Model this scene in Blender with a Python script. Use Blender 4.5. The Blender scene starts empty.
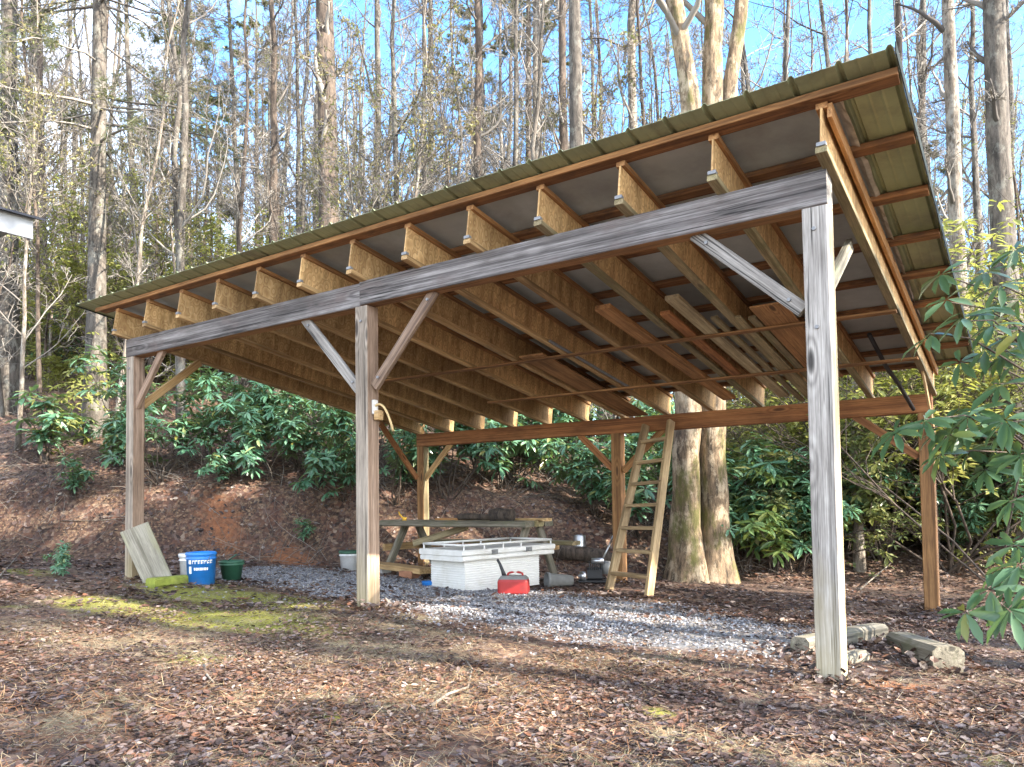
import bpy, math
import numpy as np
from mathutils import Matrix, Vector

scene = bpy.context.scene
COL = scene.collection
R = math.radians

# ------------------------------------------------------------------ camera
CAM = np.array([0.921, -4.471, 1.015])
YAW, PIT, ROL, FPX, CYP = 0.605, 0.043, -0.014, 762.4, 466.9
_fw = np.array([-math.sin(YAW) * math.cos(PIT), math.cos(YAW) * math.cos(PIT), math.sin(PIT)])
_r = np.array([math.cos(YAW), math.sin(YAW), 0.0])
_u = np.cross(_r, _fw)
_r2 = _r * math.cos(ROL) + _u * math.sin(ROL)
_u2 = -_r * math.sin(ROL) + _u * math.cos(ROL)
cd = bpy.data.cameras.new('camera')
cam = bpy.data.objects.new('camera', cd)
COL.objects.link(cam)
M = Matrix.Identity(4)
for i in range(3):
    M[i][0], M[i][1], M[i][2], M[i][3] = _r2[i], _u2[i], -_fw[i], CAM[i]
cam.matrix_world = M
cd.sensor_fit = 'HORIZONTAL'
cd.sensor_width = 36.0
cd.lens = 36.0 * FPX / 1024
cd.shift_y = (CYP - 383.5) / 1024
cd.clip_start = 0.05
cd.clip_end = 2000
scene.camera = cam

# ------------------------------------------------------------------ sky, sun, exposure
SUN_EL, SUN_AZ = R(31), math.atan2(0.10, 1.0)      # azimuth measured from +X towards +Y
w = bpy.data.worlds.new('World')
scene.world = w
w.use_nodes = True
nt = w.node_tree
sky = nt.nodes.new('ShaderNodeTexSky')
sky.sky_type = 'NISHITA'
sky.sun_disc = False
sky.sun_elevation = SUN_EL
sky.sun_rotation = math.pi / 2 - SUN_AZ
sky.air_density = 1.0
sky.dust_density = 0.5
sky.ozone_density = 2.0
bg = nt.nodes['Background']
hs = nt.nodes.new('ShaderNodeHueSaturation')
hs.inputs['Saturation'].default_value = 1.25
nt.links.new(sky.outputs[0], hs.inputs['Color'])
# thin bright cloud over most of the sky, clear towards the upper right
cl = nt.nodes.new('ShaderNodeHueSaturation')
cl.inputs['Saturation'].default_value = 0.40
cl.inputs['Value'].default_value = 1.12
nt.links.new(sky.outputs[0], cl.inputs['Color'])
tcw = nt.nodes.new('ShaderNodeTexCoord')
nzw = nt.nodes.new('ShaderNodeTexNoise')
nzw.inputs['Scale'].default_value = 3.2
nzw.inputs['Detail'].default_value = 7
nzw.inputs['Roughness'].default_value = 0.6
nt.links.new(tcw.outputs['Generated'], nzw.inputs['Vector'])
dw = nt.nodes.new('ShaderNodeVectorMath')
dw.operation = 'DISTANCE'
nt.links.new(tcw.outputs['Generated'], dw.inputs[0])
_hd = _fw + _r2 * (770 - 512) / FPX + _u2 * (CYP - 20) / FPX
dw.inputs[1].default_value = tuple(float(q) for q in _hd / np.linalg.norm(_hd))
mw = nt.nodes.new('ShaderNodeMath')
mw.operation = 'MULTIPLY_ADD'
nt.links.new(dw.outputs['Value'], mw.inputs[0])
mw.inputs[1].default_value = 0.75
mw.inputs[2].default_value = -0.50
aw = nt.nodes.new('ShaderNodeMath')
aw.operation = 'ADD'
nt.links.new(mw.outputs[0], aw.inputs[0])
nt.links.new(nzw.outputs['Fac'], aw.inputs[1])
rw = nt.nodes.new('ShaderNodeValToRGB')
rw.color_ramp.elements[0].position = 0.34
rw.color_ramp.elements[1].position = 0.66
rw.color_ramp.elements[1].color = (0.9, 0.9, 0.9, 1)
nt.links.new(aw.outputs[0], rw.inputs[0])
mxw = nt.nodes.new('ShaderNodeMix')
mxw.data_type = 'RGBA'
nt.links.new(rw.outputs[0], mxw.inputs[0])
nt.links.new(hs.outputs[0], mxw.inputs[6])
nt.links.new(cl.outputs[0], mxw.inputs[7])
nt.links.new(mxw.outputs[2], bg.inputs[0])
bg.inputs[1].default_value = 0.15
sl = bpy.data.lights.new('sun', 'SUN')
sl.energy = 3.4
sl.angle = R(0.5)
sl.color = (1.0, 0.90, 0.77)
sun = bpy.data.objects.new('sun', sl)
COL.objects.link(sun)
_sd = Vector((math.cos(SUN_EL) * math.cos(SUN_AZ), math.cos(SUN_EL) * math.sin(SUN_AZ), math.sin(SUN_EL)))
sun.rotation_euler = _sd.to_track_quat('Z', 'Y').to_euler()
vs = scene.view_settings
vs.view_transform = 'Standard'
vs.look = 'None'
vs.gamma = 1
vs.use_curve_mapping = False
vs.exposure = 2.75
scene.cycles.max_bounces = 6
scene.cycles.diffuse_bounces = 4
scene.cycles.transparent_max_bounces = 6

rng = np.random.default_rng(7)


# ------------------------------------------------------------------ layout helpers
def at(u, v, d):
    """point seen at pixel u,v at depth d"""
    return CAM + d * (_fw + _r2 * (u - 512) / FPX + _u2 * (CYP - v) / FPX)


def sst(a, b, x):
    t = np.clip((np.asarray(x, float) - a) / (b - a), 0, 1)
    return t * t * (3 - 2 * t)


_lat = np.random.default_rng(11).random((256, 256))


def vnoise(x, y, s=1.0):
    x = np.asarray(x, float) * s + 57.3
    y = np.asarray(y, float) * s + 91.7
    xi, yi = np.floor(x).astype(int), np.floor(y).astype(int)
    fx, fy = x - xi, y - yi
    fx, fy = fx * fx * (3 - 2 * fx), fy * fy * (3 - 2 * fy)
    g = lambda i, j: _lat[(xi + i) % 256, (yi + j) % 256]
    return (g(0, 0) * (1 - fx) + g(1, 0) * fx) * (1 - fy) + (g(0, 1) * (1 - fx) + g(1, 1) * fx) * fy - 0.5


def bank_t(x, y):
    return (x + 10.6) * -0.55 + (y - 2.2) * 0.83


def height(x, y):
    x, y = np.asarray(x, float), np.asarray(y, float)
    a = np.clip(-x / 7.2, -0.4, 1.25)
    b = np.clip(y / 4.8, 0, 1.5)
    z = 0.19 * a - 0.24 * b + 0.05 * np.exp(-((x + 3.6) ** 2 + y ** 2) / 0.6)
    z = z + 0.09 * np.exp(-((x + 7.0) ** 2 + (y - 4.8) ** 2) / 1.0) * 0
    t = bank_t(x, y) + 0.5 * vnoise(x, y, 0.45)
    l = 0.83 * x + 0.55 * y
    fade = 1 - 0.8 * sst(-3.5, 4.0, l)
    bk = 1.35 * sst(0.1, 1.5, t) + 0.46 * np.clip(t - 1.5, 0, 6) + 0.24 * np.clip(t - 7.5, 0, 10) + 0.08 * np.clip(t - 17.5, 0, 60)
    bk = bk + 0.25 * sst(0.5, 2, t) * vnoise(x, y, 0.9) + 0.35 * sst(2, 6, t) * vnoise(x, y, 0.3)
    z = z + bk * fade
    z = z + 0.05 * vnoise(x, y, 0.7) * sst(0.2, 1.2, -y) + 0.02 * vnoise(x, y, 3) + 0.012 * vnoise(x, y, 8)
    return z


def on_ground(u, v, dmin=2.0):
    """first point where the ray through the pixel meets the terrain"""
    d = np.arange(dmin, 80, 0.05)
    P = CAM[None] + d[:, None] * (_fw + _r2 * (u - 512) / FPX + _u2 * (CYP - v) / FPX)[None]
    below = np.nonzero(P[:, 2] < height(P[:, 0], P[:, 1]))[0]
    p = P[below[0]] if len(below) else P[400]
    return np.array([p[0], p[1], float(height(p[0], p[1]))])


def up(p, dz):
    return np.array([p[0], p[1], p[2] + dz])


def gz(x, y):
    return float(height(x, y))


# ------------------------------------------------------------------ mesh building
class MB:
    def __init__(s):
        s.V, s.F, s.n = [], [], 0

    def add(s, V, F, mat=0, smooth=False):
        V = np.asarray(V, float).reshape(-1, 3)
        if not isinstance(F, (list, tuple)) or (len(F) and np.isscalar(F[0][0])):
            F = [np.asarray(F)] if isinstance(F, np.ndarray) else [np.asarray([f]) for f in F]
        for f in F:
            f = np.asarray(f)
            if len(f):
                s.F.append((f + s.n, mat, smooth))
        s.V.append(V)
        s.n += len(V)
        return s

    def mesh(s, name, mats):
        V = np.concatenate(s.V)
        me = bpy.data.meshes.new(name)
        tot = np.concatenate([np.full(len(f), f.shape[1]) for f, _, _ in s.F])
        idx = np.concatenate([f.ravel() for f, _, _ in s.F])
        mi = np.concatenate([np.full(len(f), m) for f, m, _ in s.F])
        sm = np.concatenate([np.full(len(f), k) for f, _, k in s.F])
        me.vertices.add(len(V))
        me.vertices.foreach_set('co', V.ravel().astype(np.float32))
        me.loops.add(len(idx))
        me.loops.foreach_set('vertex_index', idx.astype(np.int32))
        me.polygons.add(len(tot))
        st = np.concatenate([[0], np.cumsum(tot)[:-1]])
        me.polygons.foreach_set('loop_start', st.astype(np.int32))
        me.polygons.foreach_set('loop_total', tot.astype(np.int32))
        me.polygons.foreach_set('material_index', mi.astype(np.int32))
        me.polygons.foreach_set('use_smooth', sm.astype(bool))
        for m in (mats if isinstance(mats, (list, tuple)) else [mats]):
            me.materials.append(m)
        me.update(calc_edges=True)
        me.validate()
        return me

    def build(s, name, mats, parent=None, loc=None, **kw):
        o = bpy.data.objects.new(name, s.mesh(name, mats))
        COL.objects.link(o)
        if parent is not None:
            o.parent = parent
        if loc is not None:
            o.location = loc
        tag(o, **kw)
        return o


def tag(o, label=None, cat=None, group=None, kind=None):
    if label:
        o['label'] = label
    if cat:
        o['category'] = cat
    if group:
        o['group'] = group
    if kind:
        o['kind'] = kind
    return o


def thing(name, loc, label, cat, group=None, rz=0.0):
    o = bpy.data.objects.new(name, None)
    o.empty_display_size = 0.1
    COL.objects.link(o)
    o.location = tuple(float(q) for q in loc)
    o.rotation_euler = (0, 0, rz)
    return tag(o, label, cat, group)


def copy_tree(o, parent=None):
    c = o.copy()
    COL.objects.link(c)
    c.parent = parent
    for ch in o.children:
        copy_tree(ch, c)
    return c


BOXF = np.array([[0, 3, 2, 1], [4, 5, 6, 7], [0, 1, 5, 4], [1, 2, 6, 5], [2, 3, 7, 6], [3, 0, 4, 7]])


def boxv(x0, x1, y0, y1, z0, z1):
    return np.array([[x0, y0, z0], [x1, y0, z0], [x1, y1, z0], [x0, y1, z0],
                     [x0, y0, z1], [x1, y0, z1], [x1, y1, z1], [x0, y1, z1]], float)


def bevbox(mb, lx, ly, lz, b=0.006, mats=None, c=(0, 0, 0), jig=0.0, segs=1, seed=0):
    """box centred on c with chamfered long edges (long axis x); mats: material of (-y, +y, -z, +z, ends)"""
    mats = mats or (0,) * 5
    hy, hz = ly / 2, lz / 2
    prof = np.array([[-hy + b, -hz], [hy - b, -hz], [hy, -hz + b], [hy, hz - b], [hy - b, hz], [-hy + b, hz], [-hy, hz - b], [-hy, -hz + b]])
    fm = [mats[2], mats[2], mats[1], mats[3], mats[3], mats[3], mats[0], mats[0]]
    n = segs + 1
    xs = np.linspace(-lx / 2, lx / 2, n)
    rg = np.random.default_rng(seed + int(lx * 997))
    V = np.zeros((n, 8, 3))
    V[:, :, 0] = xs[:, None]
    V[:, :, 1:] = prof[None]
    if jig:
        off = np.cumsum(rg.normal(0, jig, (n, 1, 2)), 0)
        off -= np.linspace(0, 1, n)[:, None, None] * off[-1:]
        V[:, :, 1:] += off
    V += np.array(c)
    base = mb.n
    mb.V.append(V.reshape(-1, 3))
    mb.n += n * 8
    for k in range(8):
        k2 = (k + 1) % 8
        f = np.array([[base + i * 8 + k, base + (i + 1) * 8 + k, base + (i + 1) * 8 + k2, base + i * 8 + k2] for i in range(segs)])[:, ::-1]
        mb.F.append((f, fm[k], False))
    mb.F.append((np.array([[base + k for k in range(8)]]), mats[4], False))
    mb.F.append((np.array([[base + (n - 1) * 8 + k for k in range(7, -1, -1)]]), mats[4], False))
    return mb


def frame(p0, p1, upv=(0, 0, 1)):
    p0, p1 = np.asarray(p0, float), np.asarray(p1, float)
    x = p1 - p0
    L = np.linalg.norm(x)
    x = x / L
    y = np.cross(np.asarray(upv, float), x)
    y /= np.linalg.norm(y)
    z = np.cross(x, y)
    m = Matrix.Identity(4)
    for i in range(3):
        m[i][0], m[i][1], m[i][2], m[i][3] = x[i], y[i], z[i], (p0[i] + p1[i]) / 2
    return m, L


def lumber(name, p0, p1, wy, wz, mats, parent=None, upv=(0, 0, 1), fm=None, b=0.005, jig=0.0, segs=1, origin=None, **kw):
    """a sawn piece from p0 to p1 (centre line), wy wide sideways, wz deep along upv"""
    m, L = frame(p0, p1, upv)
    mb = bevbox(MB(), L, wy, wz, b, fm, jig=jig, segs=segs, seed=int(abs(p0[0]) * 1000))
    o = mb.build(name, mats, **kw)
    if parent is not None:
        o.parent = parent
        o.matrix_local = Matrix.Translation(-Vector(parent.location)) @ m if parent.rotation_euler.z == 0 else m
    else:
        o.matrix_world = m
    return o


def tubes(mb, P, Rd, sides=4, mat=0, cap=False, smooth=True, rough=0.0):
    """many tubes at once: P (m,n,3), Rd (m,n)"""
    P = np.asarray(P, float)
    Rd = np.asarray(Rd, float)
    if P.ndim == 2:
        P, Rd = P[None], Rd[None]
    m, n, _ = P.shape
    T = np.empty_like(P)
    T[:, 1:-1] = P[:, 2:] - P[:, :-2]
    T[:, 0] = P[:, 1] - P[:, 0]
    T[:, -1] = P[:, -1] - P[:, -2]
    T /= np.linalg.norm(T, axis=2, keepdims=True) + 1e-9
    ref = np.where(np.abs(T[:, :1, 2:3]) > 0.8, np.array([1.0, 0, 0]), np.array([0, 0, 1.0]))
    A = np.cross(T, np.broadcast_to(ref, T.shape))
    A /= np.linalg.norm(A, axis=2, keepdims=True) + 1e-9
    B = np.cross(T, A)
    ang = np.arange(sides) * 2 * math.pi / sides
    V = P[:, :, None] + Rd[:, :, None, None] * (A[:, :, None] * np.cos(ang)[None, None, :, None] + B[:, :, None] * np.sin(ang)[None, None, :, None])
    if rough:
        g = np.random.default_rng(int(abs(Rd[0, 0]) * 1e5))
        rid = g.normal(0, 1, (m, 1, sides)) * .7 + np.cumsum(g.normal(0, .35, (m, n, sides)), 1)
        V = P[:, :, None] + (V - P[:, :, None]) * (1 + rough * rid)[..., None]
    base = (np.arange(m) * n * sides)[:, None, None]
    i = np.arange(n - 1)[None, :, None] * sides
    k = np.arange(sides)[None, None, :]
    k2 = (k + 1) % sides
    F = np.stack([base + i + k, base + i + k2, base + i + sides + k2, base + i + sides + k], -1).reshape(-1, 4)
    Fs = [F]
    if cap:
        Fs.append((base[:, 0] + np.arange(sides)[None, ::-1]))
        Fs.append((base[:, 0] + (n - 1) * sides + np.arange(sides)[None]))
    return mb.add(V.reshape(-1, 3), Fs, mat, smooth)


def lathe(mb, prof, sides=24, mat=0, c=(0, 0, 0), smooth=True, cap0=True, cap1=False):
    prof = np.asarray(prof, float)
    a = np.arange(sides) * 2 * math.pi / sides
    V = np.zeros((len(prof), sides, 3))
    V[:, :, 0] = prof[:, 0:1] * np.cos(a)
    V[:, :, 1] = prof[:, 0:1] * np.sin(a)
    V[:, :, 2] = prof[:, 1:2]
    V += np.array(c)
    i = np.arange(len(prof) - 1)[:, None] * sides
    k = np.arange(sides)[None]
    k2 = (k + 1) % sides
    F = [np.stack([i + k, i + k2, i + sides + k2, i + sides + k], -1).reshape(-1, 4)]
    if cap0:
        F.append(np.arange(sides)[None, ::-1])
    if cap1:
        F.append((len(prof) - 1) * sides + np.arange(sides)[None])
    return mb.add(V.reshape(-1, 3), F, mat, smooth)


def scatter(mb, TV, TF, pos, X, Y, Z, size, mat=0, smooth=False):
    """copy template (TV in units of leaf length) to every pos with axes X,Y,Z"""
    N, k = len(pos), len(TV)
    size = np.asarray(size, float)
    if size.ndim == 1:
        size = np.repeat(size[:, None], 3, 1)
    V = pos[:, None] + (TV[None, :, 0:1] * size[:, None, 0:1]) * X[:, None] + (TV[None, :, 1:2] * size[:, None, 1:2]) * Y[:, None] + (TV[None, :, 2:3] * size[:, None, 2:3]) * Z[:, None]
    off = (np.arange(N) * k)[:, None, None]
    F = [(np.asarray(f)[None] + off).reshape(-1, len(f[0])) for f in TF]
    return mb.add(V.reshape(-1, 3), F, mat, smooth)


def unit(v):
    return v / (np.linalg.norm(v, axis=-1, keepdims=True) + 1e-9)


def axes(d, roll_up=None, rg=rng):
    """orthonormal axes with X along d and Z near roll_up"""
    d = unit(d)
    if roll_up is None:
        roll_up = np.tile([0, 0, 1.0], (len(d), 1))
    Y = np.cross(roll_up, d)
    bad = np.linalg.norm(Y, axis=1) < 1e-3
    Y[bad] = [1, 0, 0]
    Y = unit(Y)
    return d, Y, np.cross(d, Y)


# leaf templates (x along the leaf, y across, z up)
RHO_V = np.array([[0, 0, 0], [.33, -.11, .035], [.33, 0, 0], [.33, .11, .035], [.72, -.125, .01], [.72, 0, -.03], [.72, .125, .01], [1, 0, -.12]])
RHO_F = [[[0, 1, 2], [0, 2, 3], [4, 7, 5], [5, 7, 6]], [[1, 4, 5, 2], [2, 5, 6, 3]]]
LAU_V = np.array([[0, 0, 0], [.5, -.2, .04], [.5, .2, .04], [1, 0, -.08]])
LAU_F = [[[0, 1, 3], [0, 3, 2]]]
LIT_V = np.array([[0, 0, .05], [.3, -.26, .16], [.3, 0, .0], [.3, .26, .12], [.7, -.24, .15], [.7, 0, .03], [.7, .22, .2], [1, 0, .2]])
LIT_F = RHO_F
QUAD_V = np.array([[0, -.5, 0], [1, -.5, 0], [1, .5, 0], [0, .5, 0]])
QUAD_F = [[[0, 1, 2, 3]]]


# ------------------------------------------------------------------ materials
def newmat(name):
    m = bpy.data.materials.new(name)
    m.use_nodes = True
    t = m.node_tree
    return m, t, t.nodes['Principled BSDF']


def nd(t, typ, **kw):
    n = t.nodes.new(typ)
    for k, v in kw.items():
        setattr(n, k, v)
    return n


def ramp(t, fac, stops, interp='LINEAR'):
    r = nd(t, 'ShaderNodeValToRGB')
    r.color_ramp.interpolation = interp
    e = r.color_ramp.elements
    while len(e) < len(stops):
        e.new(0.5)
    for q, (p, c) in zip(e, stops):
        q.position = p
        q.color = (*c, 1) if len(c) == 3 else c
    t.links.new(fac, r.inputs[0])
    return r.outputs[0]


def tex(t, scale, typ='ShaderNodeTexNoise', vec='Object', sc=(1, 1, 1), detail=4, rough=0.6, rand=False, **kw):
    tc = nd(t, 'ShaderNodeTexCoord')
    mp = nd(t, 'ShaderNodeMapping')
    t.links.new(tc.outputs[vec], mp.inputs[0])
    mp.inputs['Scale'].default_value = sc
    if rand:
        oi = nd(t, 'ShaderNodeObjectInfo')
        mu = nd(t, 'ShaderNodeMath', operation='MULTIPLY')
        t.links.new(oi.outputs['Random'], mu.inputs[0])
        mu.inputs[1].default_value = 37.0
        t.links.new(mu.outputs[0], mp.inputs['Location'])
    n = nd(t, typ, **kw)
    n.inputs['Scale'].default_value = scale
    if typ == 'ShaderNodeTexNoise':
        n.inputs['Detail'].default_value = detail
        n.inputs['Roughness'].default_value = rough
    t.links.new(mp.outputs[0], n.inputs['Vector'])
    return n


def mix(t, fac, a, b, mode='MIX'):
    n = nd(t, 'ShaderNodeMix', data_type='RGBA', blend_type=mode)
    for sock, v in ((n.inputs[0], fac), (n.inputs[6], a), (n.inputs[7], b)):
        if hasattr(v, 'is_linked'):
            t.links.new(v, sock)
        elif isinstance(v, (tuple, list)):
            sock.default_value = (*v, 1)
        else:
            sock.default_value = v
    return n.outputs[2]


def math_(t, op, a, b=0.0, c=None):
    n = nd(t, 'ShaderNodeMath', operation=op)
    for i, v in enumerate((a, b) if c is None else (a, b, c)):
        if hasattr(v, 'is_linked'):
            t.links.new(v, n.inputs[i])
        else:
            n.inputs[i].default_value = v
    return n.outputs[0]


def bump(t, bs, h, strength=0.5, dist=0.01):
    b = nd(t, 'ShaderNodeBump')
    b.inputs['Strength'].default_value = strength
    b.inputs['Distance'].default_value = dist
    t.links.new(h, b.inputs['Height'])
    t.links.new(b.outputs[0], bs.inputs['Normal'])


def wood(name, dark, mid, light, stain=None, knots=True, rough=0.8, crack=0.5, long='x', base=None):
    """grain runs along the piece's local x"""
    m, t, bs = newmat(name)
    s = (0.9, 14, 14) if long == 'x' else (14, 14, 0.9)
    s2 = (0.35, 5, 5) if long == 'x' else (5, 5, 0.35)
    s3 = (1.5, 60, 60) if long == 'x' else (60, 60, 1.5)
    fine = tex(t, 1.0, sc=(0.8, 95, 95) if long == 'x' else (95, 95, 0.8), detail=4, rough=0.7, rand=True)
    med = tex(t, 1.0, sc=(0.35, 26, 26) if long == 'x' else (26, 26, 0.35), detail=3, rand=True)
    big = tex(t, 1.6, sc=(0.9, 3, 3) if long == 'x' else (3, 3, 0.9), detail=5, rough=0.65, rand=True)
    f = math_(t, 'ADD', math_(t, 'MULTIPLY', med.outputs['Fac'], 0.6), math_(t, 'MULTIPLY', fine.outputs['Fac'], 0.4))
    kn = tex(t, 1.0, 'ShaderNodeTexVoronoi', sc=(1.1, 4.2, 4.2) if long == 'x' else (4.2, 4.2, 1.1), rand=True)
    kd = kn.outputs['Distance']
    ring = math_(t, 'MULTIPLY_ADD', math_(t, 'SINE', math_(t, 'MULTIPLY_ADD', fine.outputs['Fac'], 3.0, math_(t, 'MULTIPLY', kd, 62.0))), 0.10, 0.5)
    f = mix(t, ramp(t, kd, [(0.10, (0.8,) * 3), (0.30, (0, 0, 0))]), f, ring)
    sf = nd(t, 'ShaderNodeSeparateColor')
    t.links.new(f, sf.inputs[0])
    f = sf.outputs[0]
    c = ramp(t, f, [(0.35, dark), (0.46, mid), (0.63, light)])
    bf = ramp(t, big.outputs['Fac'], [(0.36, (0.60, 0.57, 0.54)), (0.62, (1.15, 1.13, 1.10))])
    c = mix(t, 0.85, c, bf, 'MULTIPLY')
    oi = nd(t, 'ShaderNodeObjectInfo')
    hv = nd(t, 'ShaderNodeHueSaturation')
    t.links.new(c, hv.inputs['Color'])
    t.links.new(math_(t, 'MULTIPLY_ADD', oi.outputs['Random'], 0.45, 0.78), hv.inputs['Value'])
    c = hv.outputs[0]
    if stain:
        st = tex(t, 3.0, sc=(1, 2, 2), detail=5, rand=True)
        c = mix(t, ramp(t, st.outputs['Fac'], [(0.5, (0, 0, 0)), (0.66, (0.8, 0.8, 0.8))]), c, stain)
    c = mix(t, ramp(t, kd, [(0.04, (0.9,) * 3), (0.075, (0.5,) * 3), (0.10, (0, 0, 0))]), c, tuple(q * 0.6 for q in dark))
    grit = tex(t, 1.0, sc=(6, 160, 160) if long == 'x' else (160, 160, 6), detail=3, rand=True)
    c = mix(t, 0.7, c, ramp(t, grit.outputs['Fac'], [(0.36, (0.62, 0.6, 0.58)), (0.62, (1.15, 1.15, 1.15))]), 'MULTIPLY')
    if crack:
        ck = tex(t, 1.0, sc=(1.1, 48, 48) if long == 'x' else (48, 48, 1.1), detail=3, rand=True)
        cf = ramp(t, ck.outputs['Fac'], [(0.34, (crack,) * 3), (0.40, (0, 0, 0))])
        c = mix(t, cf, c, tuple(q * 0.3 for q in dark))
    if base:                                   # damp yellowed foot of a post
        tcb = nd(t, 'ShaderNodeTexCoord')
        sx = nd(t, 'ShaderNodeSeparateXYZ')
        t.links.new(tcb.outputs['Object'], sx.inputs[0])
        bx = math_(t, 'ADD', sx.outputs[0], math_(t, 'MULTIPLY_ADD', big.outputs['Fac'], 1.2, -.6))
        c = mix(t, ramp(t, math_(t, 'MULTIPLY_ADD', bx, -1.0, -0.55), [(0.0, (0, 0, 0)), (0.55, (0.7,) * 3)]), c, mix(t, 0.55, c, base, 'MIX'))
    t.links.new(c, bs.inputs['Base Color'])
    bs.inputs['Roughness'].default_value = rough
    bump(t, bs, f, 0.5, 0.004)
    return m


def plain(name, col, rough=0.5, metal=0.0, var=0.25, scale=8, bstr=0.1, dirt=None):
    m, t, bs = newmat(name)
    n = tex(t, scale, detail=6, rand=True)
    lo = tuple(c * (1 - var) for c in col)
    hi = tuple(min(1, c * (1 + var)) for c in col)
    c = ramp(t, n.outputs['Fac'], [(0.3, lo), (0.7, hi)])
    if dirt:
        d = tex(t, scale * 0.6, detail=8, rough=0.7, rand=True)
        c = mix(t, ramp(t, d.outputs['Fac'], [(0.5, (0, 0, 0)), (0.7, (0.7,) * 3)]), c, dirt)
    t.links.new(c, bs.inputs['Base Color'])
    bs.inputs['Roughness'].default_value = rough
    bs.inputs['Metallic'].default_value = metal
    if bstr:
        bump(t, bs, n.outputs['Fac'], bstr, 0.01)
    return m


def leafy(name, stops, rough=0.4, transl=0.25, back=None, tcol=None, patch=None):
    """leaf colour varies from leaf to leaf"""
    m, t, bs = newmat(name)
    g = nd(t, 'ShaderNodeNewGeometry')
    c = ramp(t, g.outputs['Random Per Island'], stops)
    if back:
        c = mix(t, g.outputs['Backfacing'], c, back)
    if patch:
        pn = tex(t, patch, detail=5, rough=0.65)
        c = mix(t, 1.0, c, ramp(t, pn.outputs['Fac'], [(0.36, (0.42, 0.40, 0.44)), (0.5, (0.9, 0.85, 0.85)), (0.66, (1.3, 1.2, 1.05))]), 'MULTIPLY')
    t.links.new(c, bs.inputs['Base Color'])
    bs.inputs['Roughness'].default_value = rough
    if transl:
        tr = nd(t, 'ShaderNodeBsdfTranslucent')
        if tcol:
            tr.inputs[0].default_value = (*tcol, 1)
        else:
            t.links.new(c, tr.inputs[0])
        mx = nd(t, 'ShaderNodeMixShader')
        mx.inputs[0].default_value = transl
        t.links.new(bs.outputs[0], mx.inputs[1])
        t.links.new(tr.outputs[0], mx.inputs[2])
        t.links.new(mx.outputs[0], t.nodes['Material Output'].inputs[0])
    return m


def bark(name, dark, light, lichen=None, moss=None, fur=1.0):
    m, t, bs = newmat(name)
    n = tex(t, 13.0 * fur, sc=(1, 1, 0.2), detail=8, rough=0.75, rand=True)
    c = ramp(t, n.outputs['Fac'], [(0.38, dark), (0.60, light)])
    pch = tex(t, 2.5, sc=(1, 1, 0.35), detail=6, rough=0.7, rand=True)
    c = mix(t, 0.85, c, ramp(t, pch.outputs['Fac'], [(0.38, (0.55, 0.52, 0.5)), (0.64, (1.25, 1.22, 1.18))]), 'MULTIPLY')
    if lichen:
        l = tex(t, 5, sc=(1, 1, 0.6), detail=6, rough=0.75, rand=True)
        c = mix(t, ramp(t, l.outputs['Fac'], [(0.5, (0, 0, 0)), (0.6, (0.75,) * 3)]), c, lichen)
    if moss:
        l = tex(t, 2.2, sc=(1, 1, 0.5), detail=6, rough=0.7, rand=True)
        c = mix(t, ramp(t, l.outputs['Fac'], [(0.52, (0, 0, 0)), (0.62, (0.85,) * 3)]), c, moss)
    t.links.new(c, bs.inputs['Base Color'])
    bs.inputs['Roughness'].default_value = 0.9
    bump(t, bs, n.outputs['Fac'], 0.9, 0.03)
    return m


MT = {}
FOOT = (0.40, 0.33, 0.15)
MT['grey_wood'] = wood('weathered_grey_wood', (0.05, 0.046, 0.042), (0.26, 0.248, 0.235), (0.40, 0.385, 0.365), crack=0.85, rough=0.9, base=FOOT)
MT['drab_wood'] = wood('grey_brown_weathered_wood', (0.06, 0.048, 0.040), (0.26, 0.225, 0.185), (0.40, 0.35, 0.30), crack=0.8, rough=0.9, base=FOOT)
MT['beam_wood'] = wood('dark_weathered_wood', (0.030, 0.027, 0.026), (0.12, 0.112, 0.114), (0.31, 0.30, 0.30), stain=(0.13, 0.105, 0.10), crack=0.9, rough=0.9)
MT['brown_wood'] = wood('brown_wood', (0.13, 0.058, 0.020), (0.30, 0.150, 0.056), (0.43, 0.235, 0.095), crack=0.4)
MT['red_wood'] = wood('red_brown_wood', (0.11, 0.040, 0.013), (0.28, 0.115, 0.040), (0.40, 0.19, 0.075), crack=0.3)
MT['tan_wood'] = wood('tan_wood', (0.22, 0.13, 0.05), (0.42, 0.27, 0.12), (0.55, 0.39, 0.20), crack=0.3)
MT['post_wood'] = wood('brown_post_wood', (0.13, 0.080, 0.055), (0.27, 0.185, 0.13), (0.38, 0.28, 0.21), crack=0.6, base=FOOT)
MT['pale_wood'] = wood('pale_treated_wood', (0.20, 0.16, 0.095), (0.36, 0.295, 0.175), (0.48, 0.41, 0.26), crack=0.5)
MT['green_wood'] = wood('greenish_treated_wood', (0.13, 0.105, 0.055), (0.27, 0.22, 0.12), (0.38, 0.31, 0.18), stain=(0.17, 0.16, 0.07), crack=0.4)
MT['purlin_wood'] = wood('dark_brown_purlin_wood', (0.07, 0.028, 0.012), (0.20, 0.09, 0.034), (0.33, 0.17, 0.07), stain=(0.05, 0.025, 0.015), crack=0.4)
MT['board_wood'] = wood('pale_grey_board_wood', (0.25, 0.235, 0.19), (0.33, 0.315, 0.255), (0.42, 0.40, 0.34), stain=(0.27, 0.255, 0.15), crack=0.0)
MT['ladder_wood'] = wood('tan_ladder_wood', (0.16, 0.105, 0.05), (0.31, 0.215, 0.11), (0.43, 0.32, 0.18), crack=0.4)
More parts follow.
